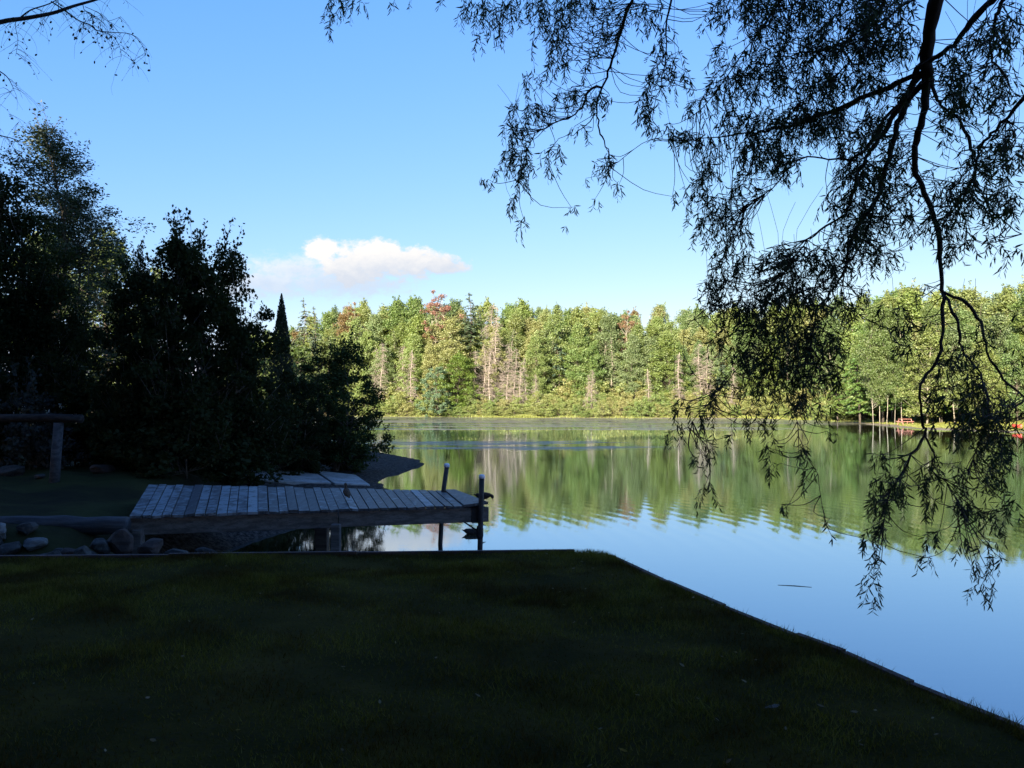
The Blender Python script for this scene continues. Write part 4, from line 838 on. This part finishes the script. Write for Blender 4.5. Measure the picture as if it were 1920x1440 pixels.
# ---------------------------------------------------------------- unseen tall trees and house, added behind the viewpoint to shade the lawn
BIG = deciduous(500, 20, .12, 5.2, 150, 80, 1.15, .55, .32, 'oval', M_BARK, SH_QUAD, .6)
for i, (x, y, s, lb) in enumerate([(-17, -4, 1.15, 'nearest on the left'), (-24, 2, 1.2, 'farthest left'), (-18.5, -9, 1.1, 'third from the left'), (-7, -15, 1.15, 'beside the house gable'), (-1, -18, 1.1, 'behind the willow'),
                                   (6, -16, 1.05, 'right of the willow'), (-26, -9, 1.3, 'tallest at the back left'), (-19, -16, 1.3, 'second tallest at the back'), (-31, -2, 1.25, 'outermost at the left'), (-31, 8, 1.1, 'left of the bank beyond the rail'),
                                   (-12, -22, 1.3, 'farthest back'), (13, -13, 1.0, 'rightmost'), (-20, 9, .85, 'beside the dark left tree')]):
    stamp(BIG, 'maple_tree', (x, y, .6), (s, s, s), i * 1.1, (.05, .075, .02), 'unseen tall maple added to shade the lawn, ' + lb, 'tree', 'unseen tall trees added behind the viewpoint')
hs = empty('house', (-7.5, -10.5, LZ), -.3, label='unseen wooden house added behind the lawn to block the sun', category='house')
MB().box((0, 0, 3.1), (16, 6, 6.2)).build('wall', M_SIDING, hs)
rf = MB(); rf.add([(-8.4, -3.6, 6.202), (8.4, -3.6, 6.202), (8.4, 3.6, 6.202), (-8.4, 3.6, 6.202), (-8.4, 0, 9.8), (8.4, 0, 9.8)], [[0, 1, 5, 4], [2, 3, 4, 5], [3, 2, 1, 0]]); rf.add([(-8.4, -3.6, 6.202), (-8.4, 0, 9.8), (-8.4, 3.6, 6.202), (8.4, -3.6, 6.202), (8.4, 3.6, 6.202), (8.4, 0, 9.8)], [[0, 1, 2], [3, 4, 5]])
rf.build('roof', M_SHINGLE, hs)
for x in (-3.6, 0, 3.6): w_ = MB().box((x, 3.02, 1.8), (1.1, .06, 1.3)).build('window', M_GREY, hs)
MB().box((1.9, 3.02, 1.05), (.95, .05, 2.1)).build('door', M_GREY, hs)

# ---------------------------------------------------------------- willow
r = np.random.RandomState(42)
WX, WY = 3.0, -.8
wil = empty('willow_tree', (WX, WY, LZ), label='big willow with drooping dark leafy branches hanging over the water at right', category='tree')
WO = np.array([WX, WY, LZ])
def W3(lst): return np.array([at(*q) for q in lst])
LIMBS = [  # (pixel x, pixel y, metres ahead), start radius px, end radius px
 ([(1810, -120, 5.6), (1775, -40, 5.9), (1750, 50, 6.2), (1744, 130, 6.4), (1738, 200, 6.6), (1724, 260, 6.8), (1722, 320, 6.9), (1742, 372, 7.0), (1762, 432, 7.0), (1766, 500, 7.0), (1771, 560, 7.0), (1767, 640, 6.9), (1746, 692, 6.9), (1722, 730, 6.8), (1729, 790, 6.8), (1731, 815, 6.8), (1700, 868, 6.7), (1668, 925, 6.7), (1652, 985, 6.7)], [15, 14, 12, 9.5, 6.2, 5.4, 5.0, 4.8, 4.3, 3.7, 3.7, 3.4, 3.1, 2.8, 2.5, 2.4, 1.9, 1.5, .9], 1.3),
 ([(1748, 105, 6.3), (1700, 146, 6.5), (1640, 170, 6.8), (1565, 205, 7.1), (1500, 228, 7.4), (1440, 242, 7.6), (1400, 247, 7.7), (1335, 254, 7.8), (1262, 262, 7.9)], 7, .9),
 ([(1740, 130, 6.4), (1700, 182, 6.5), (1668, 236, 6.6), (1640, 272, 6.7), (1614, 318, 6.8), (1603, 360, 6.9), (1588, 400, 6.9), (1548, 425, 7.0), (1515, 450, 7.0), (1492, 485, 7.1)], 6.5, 1.2),
 ([(1735, 150, 6.5), (1692, 215, 6.6), (1682, 262, 6.7), (1660, 330, 6.8), (1640, 385, 6.9), (1600, 440, 7.0), (1588, 500, 7.0), (1560, 545, 7.1), (1530, 590, 7.2), (1520, 650, 7.2)], 5.5, 1.2),
 ([(1700, 180, 6.5), (1650, 238, 6.5), (1612, 290, 6.5), (1560, 296, 6.7), (1500, 296, 6.9), (1450, 350, 7.0), (1400, 385, 7.1)], 3.5, .7),
 ([(1930, -60, 5.4), (1865, -5, 5.6), (1820, 48, 5.9), (1785, 88, 6.1), (1752, 108, 6.3)], 6.5, 4.0),
 ([(1905, -50, 5.2), (1885, 5, 5.4), (1868, 45, 5.5), (1864, 92, 5.7), (1880, 125, 5.8), (1905, 160, 5.9)], 4.5, 1.2),
 ([(1990, 130, 5.2), (1920, 192, 5.5), (1882, 230, 5.7), (1850, 262, 5.9), (1836, 292, 6.0), (1832, 330, 6.1), (1800, 372, 6.2), (1770, 420, 6.3)], 4.5, 1.0),
 ([(1748, 120, 6.4), (1756, 170, 6.3), (1768, 196, 6.2), (1800, 214, 6.1), (1824, 268, 6.0), (1834, 290, 6.0)], 3.2, 2.4),
 ([(1770, 552, 7.0), (1790, 585, 6.8), (1800, 625, 6.7), (1808, 660, 6.7), (1838, 700, 6.6), (1850, 760, 6.6), (1838, 830, 6.6), (1812, 890, 6.6)], 3.2, 1.0),
 ([(1772, 548, 7.0), (1812, 566, 6.8), (1838, 605, 6.7), (1852, 660, 6.6), (1880, 712, 6.5), (1915, 738, 6.4), (1960, 760, 6.3)], 3.0, 1.6),
 ([(1735, 812, 6.8), (1750, 850, 6.8), (1748, 880, 6.8), (1780, 915, 6.7), (1800, 960, 6.7)], 1.8, .8),
 ([(1215, -60, 7.4), (1185, -5, 7.6), (1165, 58, 7.8), (1146, 118, 8.0), (1131, 160, 8.1), (1119, 205, 8.2), (1124, 240, 8.3), (1137, 272, 8.3), (1146, 312, 8.4)], 4.2, .9),
 ([(1131, 158, 8.1), (1106, 164, 8.1), (1096, 190, 8.1), (1072, 215, 8.2), (1040, 228, 8.2), (1005, 248, 8.3), (985, 290, 8.3), (972, 350, 8.3)], 2.6, .6),
 ([(1119, 208, 8.2), (1085, 245, 8.3), (1050, 258, 8.3), (1020, 300, 8.4)], 1.0, .5),
 ([(1270, -40, 7.0), (1252, 30, 7.1), (1250, 90, 7.2), (1240, 160, 7.2), (1215, 215, 7.3)], 2.4, .6),
 ([(1250, 8, 7.1), (1225, -30, 7.1)], 1.5, 1.2),
 ([(1500, -50, 6.6), (1450, 20, 6.9), (1400, 90, 7.2), (1340, 180, 7.4), (1300, 215, 7.5)], 2.2, .6),
 ([(1680, -40, 6.2), (1640, 30, 6.5), (1580, 80, 6.8), (1500, 95, 7.0), (1440, 120, 7.2), (1385, 150, 7.3)], 3.0, .7),
 ([(1870, -60, 5.6), (1720, -10, 6.0), (1640, 60, 6.4), (1560, 150, 6.7), (1500, 190, 6.9)], 2.8, .7),
 ([(1140, 310, 8.4), (1160, 300, 8.3), (1220, 260, 8.0), (1262, 262, 7.9)], .6, .5),
 ([(1492, 485, 7.1), (1450, 545, 7.2), (1420, 600, 7.2), (1390, 680, 7.2), (1340, 740, 7.2), (1290, 800, 7.2)], 1.4, .6),
 ([(1345, 565, 7.3), (1310, 590, 7.4), (1285, 620, 7.4), (1280, 660, 7.4)], .8, .5),
 ([(1588, 500, 7.0), (1580, 560, 7.1), (1610, 590, 7.0), (1650, 610, 6.9), (1690, 622, 6.8)], 1.4, .6),
 ([(1520, 650, 7.2), (1505, 720, 7.2), (1492, 790, 7.2), (1505, 840, 7.2), (1530, 890, 7.1), (1545, 960, 7.1)], 1.2, .5),
 ([(1640, 385, 6.9), (1612, 470, 6.9), (1560, 520, 6.9), (1510, 545, 7.0), (1440, 560, 7.1)], 2.2, .8),
 ([(1920, 440, 6.0), (1870, 400, 6.2), (1835, 350, 6.3), (1834, 300, 6.1)], 1.0, 1.5)]
limb_samples = []
def dens(P, k=4):
    n = len(P); u = np.linspace(0, n - 1, (n - 1) * k + 1); out_ = []
    for q in u:
        i = min(int(q), n - 2); f = q - i; a0, a1, a2, a3 = P[max(i - 1, 0)], P[i], P[i + 1], P[min(i + 2, n - 1)]
        out_.append(.5 * ((2 * a1) + (-a0 + a2) * f + (2 * a0 - 5 * a1 + 4 * a2 - a3) * f * f + (-a0 + 3 * a1 - 3 * a2 + a3) * f ** 3))
    return np.array(out_)
for L_, ra, rb in LIMBS:
    P = dens(W3(L_)); n = len(P); u = np.linspace(0, 1, n); P += r.normal(0, .008, P.shape); dp = P[:, 1]
    R = np.interp(u, np.linspace(0, 1, len(ra)), ra) if isinstance(ra, list) else (ra * (1 - u) ** 1.35 + rb * (1 - (1 - u) ** 1.35)); R = R / F * dp; R *= 1 + r.normal(0, .05, n)
    R *= 1 + .10 * np.convolve(r.normal(0, 1, n + 4), np.ones(5) / 2.2, 'valid'); MB().tube(P - WO, R, 8).build('limb', M_WBARK, wil, True); limb_samples.append(P)
LS = np.vstack(limb_samples)
# trunk and the parts of the crown outside the picture
tk = MB(); tk.tube([(0, 0, -.2), (.02, .03, .8), (.08, .1, 1.8), (.1, .3, 2.8), (.1, .6, 3.6)], [.42, .33, .30, .28, .24], 14); tk.build('trunk', M_WBARK, wil, True)
fork = np.array([.1, .6, 3.6]) + WO
for L_ in (LIMBS[0], LIMBS[5], LIMBS[6], LIMBS[7], LIMBS[12], LIMBS[15], LIMBS[17], LIMBS[18], LIMBS[19]):
    e = at(*L_[0][0]); m1 = fork * .6 + e * .4 + (0, 0, 1.0 + .2 * abs(e[0] - fork[0])); m2 = fork * .25 + e * .75 + (0, 0, .9)
    r0 = (L_[1][0] if isinstance(L_[1], list) else L_[1]) / F * e[1]; P = dens(np.array([fork - (0, 0, .15), m1, m2, e])); MB().tube(P - WO, np.linspace(max(.11, r0 * 1.5), r0, len(P)), 8).build('limb', M_WBARK, wil, True)
# drooping leafy twigs: (px, py, rx, ry, twigs, length px, metres ahead)
BL = [(640, 8, 24, 14, 9, 60, 8.5), (672, 10, 14, 10, 5, 42, 8.5), (628, 38, 8, 10, 3, 50, 8.5), (730, 0, 14, 8, 2, 26, 8.5), (765, 0, 8, 5, 1, 24, 8.5), (826, 0, 8, 5, 2, 22, 8.4),
 (885, 12, 28, 22, 14, 48, 8.3), (930, 15, 34, 24, 22, 60, 8.2), (985, 10, 36, 22, 20, 50, 8.1), (898, 70, 7, 12, 3, 45, 8.3), (935, 60, 12, 14, 4, 34, 8.3), (1050, 20, 45, 38, 38, 58, 8.0), (1030, 75, 34, 26, 20, 62, 8.1), (1045, 120, 24, 22, 12, 48, 8.1), (1000, 150, 24, 14, 7, 44, 8.2),
 (1115, 20, 36, 34, 24, 48, 8.0), (1150, 60, 24, 36, 18, 52, 7.9), (1200, 15, 40, 22, 14, 42, 7.7), (1095, 110, 20, 28, 8, 44, 8.1), (985, 200, 26, 12, 8, 34, 8.2), (1010, 210, 24, 12, 10, 34, 8.2), (1075, 180, 34, 12, 14, 36, 8.1), (1125, 190, 24, 14, 10, 34, 8.1),
 (972, 245, 22, 22, 14, 42, 8.3), (970, 290, 22, 24, 16, 46, 8.3), (985, 330, 14, 22, 9, 44, 8.3), (965, 385, 7, 20, 4, 40, 8.3), (978, 420, 5, 14, 2, 40, 8.3), (912, 340, 14, 6, 3, 16, 8.3), (930, 325, 10, 10, 2, 20, 8.3), (1035, 285, 16, 16, 5, 34, 8.3), (1035, 320, 8, 12, 3, 30, 8.4), (1090, 245, 20, 14, 4, 34, 8.3),
 (1130, 320, 14, 14, 6, 40, 8.3), (1145, 300, 14, 14, 4, 28, 8.3), (1160, 355, 6, 12, 2, 34, 8.3), (1075, 390, 6, 4, 2, 14, 8.3), (1060, 425, 3, 3, 1, 8, 8.3), (1120, 385, 5, 8, 1, 24, 8.3), (1100, 340, 6, 8, 1, 20, 8.3),
 (1240, 60, 16, 50, 16, 50, 7.1), (1228, 140, 12, 30, 10, 50, 7.2), (1270, 140, 24, 34, 16, 50, 7.3), (1300, 200, 14, 20, 6, 44, 7.4), (1215, 190, 16, 18, 9, 44, 7.3), (1205, 225, 12, 10, 5, 38, 7.4), (1250, 245, 16, 14, 8, 44, 7.9),
 (1375, 20, 28, 34, 24, 62, 7.1), (1430, 15, 40, 30, 44, 66, 7.0), (1365, 110, 18, 28, 12, 66, 7.2), (1350, 180, 18, 30, 14, 60, 7.4), (1430, 90, 34, 34, 26, 62, 7.1), (1410, 160, 34, 30, 34, 62, 7.3), (1490, 70, 34, 34, 34, 54, 6.9), (1500, 10, 44, 26, 34, 52, 6.8),
 (1560, 20, 44, 34, 40, 56, 6.6), (1620, 20, 44, 34, 48, 60, 6.5), (1680, 15, 34, 30, 34, 54, 6.3), (1560, 90, 44, 34, 44, 56, 6.8), (1640, 80, 44, 34, 56, 60, 6.6), (1700, 80, 24, 34, 28, 56, 6.4), (1480, 150, 44, 34, 46, 56, 7.1), (1560, 165, 44, 30, 52, 54, 6.9), (1640, 150, 34, 26, 36, 52, 6.7),
 (1375, 235, 34, 20, 24, 56, 7.6), (1440, 235, 34, 20, 34, 62, 7.5), (1500, 230, 40, 22, 50, 66, 7.3), (1560, 230, 34, 24, 42, 62, 7.1), (1410, 290, 34, 30, 34, 56, 7.5), (1470, 300, 34, 28, 40, 62, 7.2), (1310, 265, 24, 14, 14, 46, 7.8), (1280, 262, 24, 10, 14, 38, 7.9), (1340, 320, 24, 26, 16, 58, 7.7), (1320, 370, 22, 26, 16, 60, 7.6), (1355, 400, 24, 26, 24, 62, 7.5), (1315, 430, 14, 20, 7, 50, 7.6), (1400, 350, 24, 20, 14, 46, 7.3), (1290, 350, 8, 12, 3, 34, 7.8), (1268, 370, 6, 8, 3, 24, 7.8),
 (1600, 280, 30, 30, 26, 54, 6.8), (1655, 240, 34, 34, 36, 54, 6.7), (1620, 340, 34, 26, 44, 62, 6.9), (1580, 385, 28, 24, 24, 54, 6.9), (1660, 340, 28, 34, 30, 58, 6.8), (1640, 410, 34, 28, 40, 62, 6.9), (1600, 450, 34, 28, 44, 62, 7.0), (1560, 500, 40, 24, 44, 62, 7.0), (1700, 300, 24, 44, 26, 58, 6.7), (1690, 400, 24, 44, 24, 58, 6.8), (1710, 180, 20, 30, 18, 48, 6.6),
 (1375, 450, 28, 24, 24, 60, 7.4), (1370, 500, 34, 24, 28, 58, 7.4), (1440, 500, 40, 20, 34, 54, 7.2), (1500, 500, 34, 20, 34, 56, 7.1), (1460, 470, 20, 14, 8, 34, 7.2), (1655, 490, 34, 26, 24, 54, 7.0), (1350, 550, 34, 18, 30, 54, 7.3),
 (1800, 130, 34, 34, 34, 52, 6.0), (1850, 70, 34, 34, 30, 50, 5.7), (1905, 60, 24, 50, 30, 54, 5.5), (1820, 190, 28, 30, 28, 54, 6.0), (1880, 160, 34, 40, 38, 54, 5.8), (1790, 250, 20, 34, 16, 56, 6.3), (1800, 170, 20, 30, 24, 50, 6.0), (1850, 310, 40, 34, 44, 56, 6.1), (1905, 280, 24, 50, 36, 56, 5.8), (1810, 370, 34, 34, 44, 58, 6.2), (1865, 390, 34, 30, 26, 56, 6.1), (1780, 420, 28, 28, 34, 58, 6.3), (1900, 380, 20, 34, 24, 54, 5.9), (1760, 350, 12, 30, 10, 44, 6.9), (1800, 460, 26, 20, 14, 52, 6.3), (1895, 480, 14, 20, 6, 50, 6.0), (1860, 450, 24, 20, 8, 44, 6.1),
 (1440, 560, 44, 24, 46, 60, 7.1), (1500, 560, 40, 28, 52, 64, 7.1), (1560, 570, 34, 28, 34, 56, 7.0), (1380, 590, 34, 24, 32, 58, 7.3), (1430, 620, 44, 30, 50, 62, 7.2), (1500, 640, 44, 34, 62, 66, 7.1), (1550, 650, 34, 34, 34, 60, 7.1), (1460, 690, 44, 30, 50, 64, 7.2), (1520, 710, 40, 30, 44, 60, 7.1), (1400, 680, 34, 24, 24, 54, 7.2), (1360, 650, 24, 20, 14, 44, 7.3), (1570, 720, 22, 24, 14, 50, 7.0), (1350, 720, 24, 14, 12, 44, 7.3), (1420, 740, 34, 18, 20, 54, 7.2), (1490, 760, 24, 16, 16, 50, 7.1), (1600, 600, 14, 20, 6, 44, 6.9),
 (1330, 760, 20, 14, 8, 52, 7.3), (1280, 775, 14, 14, 7, 44, 7.2), (1270, 815, 12, 14, 6, 40, 7.2), (1320, 800, 12, 24, 7, 50, 7.3), (1325, 860, 14, 20, 8, 48, 7.3), (1325, 920, 8, 20, 5, 46, 7.3), (1300, 860, 10, 10, 3, 28, 7.2), (1400, 790, 20, 14, 9, 44, 7.2), (1435, 800, 14, 14, 8, 44, 7.2), (1440, 850, 12, 14, 6, 40, 7.2), (1455, 880, 18, 10, 5, 30, 7.2), (1370, 830, 6, 14, 3, 34, 7.2), (1545, 775, 14, 14, 6, 40, 7.1), (1560, 815, 10, 6, 4, 24, 7.1), (1512, 850, 10, 18, 6, 44, 7.2), (1512, 895, 9, 14, 5, 36, 7.2), (1470, 950, 12, 8, 4, 22, 7.2), (1465, 900, 5, 20, 2, 44, 7.2), (1548, 975, 8, 10, 3, 22, 7.1), (1555, 1010, 8, 5, 1, 14, 7.1), (1505, 770, 14, 14, 9, 44, 7.1),
 (1670, 590, 24, 14, 10, 40, 6.9), (1695, 620, 20, 20, 12, 44, 6.8), (1700, 660, 16, 12, 7, 34, 6.8), (1730, 560, 14, 20, 6, 40, 7.0), (1610, 560, 14, 14, 5, 44, 7.0), (1740, 610, 10, 14, 4, 34, 6.9), (1810, 680, 30, 24, 18, 44, 6.6), (1850, 640, 20, 30, 10, 44, 6.6), (1820, 730, 34, 24, 30, 50, 6.6), (1870, 770, 34, 24, 30, 50, 6.5), (1780, 700, 24, 24, 14, 44, 6.7), (1760, 750, 20, 20, 14, 44, 6.7), (1840, 800, 40, 24, 40, 52, 6.5), (1800, 800, 20, 24, 20, 50, 6.6), (1890, 820, 24, 34, 24, 50, 6.4), (1860, 860, 40, 24, 30, 52, 6.5), (1750, 810, 12, 14, 6, 38, 6.7), (1905, 690, 14, 24, 6, 44, 6.3), (1910, 590, 12, 10, 4, 30, 6.2), (1770, 480, 10, 20, 5, 34, 7.0),
 (1650, 865, 14, 10, 7, 34, 6.7), (1690, 870, 12, 14, 5, 34, 6.7), (1660, 910, 20, 14, 14, 42, 6.7), (1645, 950, 22, 16, 18, 44, 6.7), (1690, 930, 18, 20, 14, 44, 6.7), (1740, 900, 20, 18, 14, 44, 6.7), (1750, 870, 14, 10, 7, 34, 6.8), (1740, 950, 14, 14, 8, 40, 6.7), (1800, 900, 20, 20, 14, 46, 6.6), (1810, 950, 24, 20, 18, 44, 6.6), (1860, 910, 24, 20, 16, 46, 6.5), (1890, 950, 16, 20, 10, 44, 6.4), (1845, 960, 24, 20, 12, 44, 6.6), (1640, 1000, 16, 10, 8, 38, 6.7), (1640, 1050, 12, 14, 6, 44, 6.7), (1632, 1095, 10, 14, 5, 44, 6.7), (1640, 1130, 7, 12, 3, 34, 6.7), (1625, 1020, 8, 6, 3, 24, 6.7),
 (1735, 1020, 12, 14, 6, 40, 6.7), (1730, 1055, 14, 8, 5, 28, 6.7), (1755, 1010, 10, 10, 4, 34, 6.7), (1810, 1010, 14, 20, 8, 42, 6.6), (1815, 1065, 10, 14, 5, 40, 6.6), (1860, 1050, 14, 20, 7, 44, 6.5), (1850, 1100, 14, 14, 6, 40, 6.5), (1825, 1105, 10, 14, 4, 38, 6.6), (1870, 1000, 12, 14, 6, 34, 6.5), (1845, 1030, 12, 14, 4, 34, 6.5), (1862, 1120, 8, 8, 3, 26, 6.5)]
TW = MB(); LP = []; LD = []; LN = []; LL = []
for (cx, cy, rx, ry, k, ln, dep) in BL:
    if cy > 480 and 1340 < cx < 1600: k = max(1, int(k * .85))
    if cx > 1700: k = max(1, int(k * .82))
    if cx < 1240 and cy > 170: k = int(k * 1.45) + 1
    low = cy > 720 or cx < 1240
    for j in range(k):
        a = r.uniform(0, 6.28); q = r.rand() ** .5; px = cx + math.cos(a) * q * rx; py = cy + math.sin(a) * q * ry - ln * .35
        d = dep + r.normal(0, .32); s = at(px, py, d); Lm = ln / F * d * r.uniform(.6, 1.25); a = r.uniform(0, 6.28); dr = np.array([math.cos(a) * 1.0 - .3, math.sin(a) * .9, -.12])
        n = 7; pts = [s]; st = Lm / (n - 1)
        for i in range(n - 1):
            dr = dr * (.72 if low else .84) + np.array([r.normal(0, .16 if low else .24), r.normal(0, .16 if low else .24), -.55 if low else -.38]); dr /= np.linalg.norm(dr); pts.append(pts[-1] + dr * st)
        pts = np.array(pts)
        # stalk back to the nearest limb
        dd = np.linalg.norm(LS - s, axis=1); i0 = np.argmin(dd + (LS[:, 2] < s[2] - .05) * .25 + r.rand(len(dd)) * .35)
        if dd[i0] < .95 and r.rand() < .5:
            b = LS[i0]; mid_ = (b + s) / 2 + (r.normal(0, .05), r.normal(0, .05), -.12 * dd[i0]); TW.tube(dens(np.array([b, mid_, s]), 3), np.linspace(.0045, .0022, 7), 3, False)
        elif r.rand() < .10:
            TW.tube(dens(np.array([s + (r.normal(0, .1), r.normal(0, .1), .5 + .3 * r.rand()), s + (r.normal(0, .05), 0, .25), s]), 2), .0018, 3, False)
        TW.tube(pts, np.linspace(.0024, .0010, n), 3, False)
        m_ = int(Lm / .0225) + 3; f = np.clip((np.arange(m_) + r.rand(m_) * .6) / m_, 0, .999) * (n - 1); i = f.astype(int); ff = (f - i)[:, None]; P = pts[i] * (1 - ff) + pts[i + 1] * ff
        T = pts[i + 1] - pts[i]; T /= np.linalg.norm(T, axis=1)[:, None]; sd = rdir(r, m_); sd -= T * np.sum(sd * T, 1)[:, None]; sd /= np.linalg.norm(sd, axis=1)[:, None]
        D = T * r.uniform(.25, .9, (m_, 1)) + sd * r.uniform(.35, 1.0, (m_, 1)) + (0, 0, -.22); LP.append(P); LD.append(D); LN.append(rdir(r, m_)); LL.append(.074 * r.uniform(.55, 1.25, m_) * (1 - .3 * f / n))
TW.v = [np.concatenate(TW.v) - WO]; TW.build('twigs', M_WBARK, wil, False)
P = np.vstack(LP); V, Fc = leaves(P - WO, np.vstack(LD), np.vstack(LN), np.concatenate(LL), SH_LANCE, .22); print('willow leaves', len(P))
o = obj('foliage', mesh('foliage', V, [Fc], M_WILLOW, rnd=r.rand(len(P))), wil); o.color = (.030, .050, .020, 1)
# unseen rest of the crown, added above and behind the viewpoint to darken the lawn
n = 75000; c = rdir(r, n) * (r.rand(n)[:, None] ** .4) * (7.5, 6.5, 3.6) + (.5, -1.2, 8.6); k = c[:, 2] > np.where(c[:, 1] > -1, CZ + .75 + .56 * (c[:, 1] + 1), CZ + 2.0); c = c[k]; n = len(c)
cl = np.sin(c[:, 0] * 2.1 + 1) * np.sin(c[:, 1] * 1.9) + .5 * np.sin(c[:, 2] * 2.3 + c[:, 0]); k = cl > -.75; c = c[k]; n = len(c)
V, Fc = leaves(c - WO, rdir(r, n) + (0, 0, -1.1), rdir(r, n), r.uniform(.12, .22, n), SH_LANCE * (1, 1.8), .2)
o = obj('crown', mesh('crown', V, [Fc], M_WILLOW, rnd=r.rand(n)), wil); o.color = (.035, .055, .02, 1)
cb_ = MB()
for i in range(26):
    a = i * 2.4; e = np.array([.5 + 5.5 * math.cos(a) * (.4 + .6 * r.rand()), -2.8 + 4.4 * math.sin(a) * (.4 + .6 * r.rand()), 9.0 + r.uniform(-.5, 1.5)]); m1 = fork * .5 + e * .5 + (0, 0, .7)
    cb_.tube(dens(np.array([fork, m1, e])) - WO, np.linspace(.13, .02, 9), 6, False)
cb_.build('crown_limbs', M_WBARK, wil, True)

# ---------------------------------------------------------------- thin birch branches, upper left
r = np.random.RandomState(8)
BX = np.array([-7.2, 4.6, LZ])
bt = empty('birch_tree', tuple(BX), label='bare fine branches of a birch reaching in at the upper left corner', category='tree')
MB().tube([(0, 0, -.2), (.1, .05, 2.5), (.15, .3, 5), (.1, .5, 8), (.3, .6, 11)], [.19, .16, .13, .09, .03], 10).build('trunk', M_BARK, bt, True)
BR = [([(-420, 150, 6.2), (-120, 70, 6.6), (-10, 36, 6.8), (40, 28, 6.9), (92, 18, 7.0), (130, 5, 7.1), (175, -8, 7.2), (240, -30, 7.3)], 5.5, 1.6), ([(30, 27, 6.9), (50, 12, 6.9), (85, 0, 7.0), (120, -20, 7.0)], 1.6, .8),
      ([(88, -4, 7.0), (115, 14, 7.0), (140, 32, 7.0), (163, 41, 7.1), (175, 51, 7.1), (205, 55, 7.2), (238, 58, 7.2), (258, 75, 7.3), (268, 98, 7.3)], 1.3, .4), ([(175, 51, 7.1), (205, 62, 7.1), (218, 82, 7.1), (222, 100, 7.1)], .7, .3),
      ([(148, 2, 7.1), (152, 14, 7.1), (165, 20, 7.1), (168, 40, 7.1)], .7, .4), ([(152, 6, 7.1), (178, 18, 7.1), (195, 33, 7.1), (220, 25, 7.2)], .6, .3), ([(-60, 100, 6.8), (-10, 128, 6.9), (8, 142, 6.9), (20, 165, 6.9)], 1.6, .4),
      ([(-80, 230, 7.5), (-10, 250, 7.6), (15, 256, 7.6), (32, 262, 7.6)], 1.4, .6), ([(20, 27, 6.9), (22, 50, 6.9), (26, 70, 6.9), (22, 100, 6.9)], .6, .3), ([(100, 20, 7.0), (102, 10, 7.0), (101, -8, 7.0)], .8, .5)]
tw = MB(); SMP = []
for L_, ra, rb in BR:
    P = dens(W3(L_)); MB().tube(P - BX, np.linspace(ra, rb, len(P)) / F * P[:, 1], 7).build('branch', M_WBARK, bt, True); SMP.append(P[len(P) // 4:])
for q in ((0, 160), (-10, 190), (10, 210), (30, 225), (-20, 230)): SMP.append(at(q[0], q[1], 7.0 + r.rand())[None])
SMP = np.vstack(SMP); lp = []
for i in range(210):
    s = SMP[r.randint(len(SMP))]; a = r.uniform(-.3, 3.4); dr = np.array([math.cos(a) * .9 + .15, r.normal(0, .4), -.35 + .3 * math.sin(a)]); n = 7; L = r.uniform(.1, .42); pts = [s]
    for k in range(n - 1): dr = dr * .85 + np.array([r.normal(0, .16), r.normal(0, .1), -.16]); dr /= np.linalg.norm(dr); pts.append(pts[-1] + dr * L / n)
    tw.tube(np.array(pts) - BX, np.linspace(.0016, .0007, n), 3, False)
    for k in (3, 6):
        if r.rand() < .6: lp.append(pts[k])
tw.build('twigs', M_WBARK, bt, False)
lp = np.array(lp); n = len(lp); V, Fc = leaves(lp - BX, rdir(r, n, -.5), rdir(r, n), r.uniform(.014, .034, n), SH_OVAL); o = obj('foliage', mesh('foliage', V, [Fc], M_WILLOW, rnd=r.rand(n)), bt); o.color = (.03, .04, .02, 1)
print('objects', len(S.objects), 'faces', sum(len(m.polygons) for m in bpy.data.meshes))
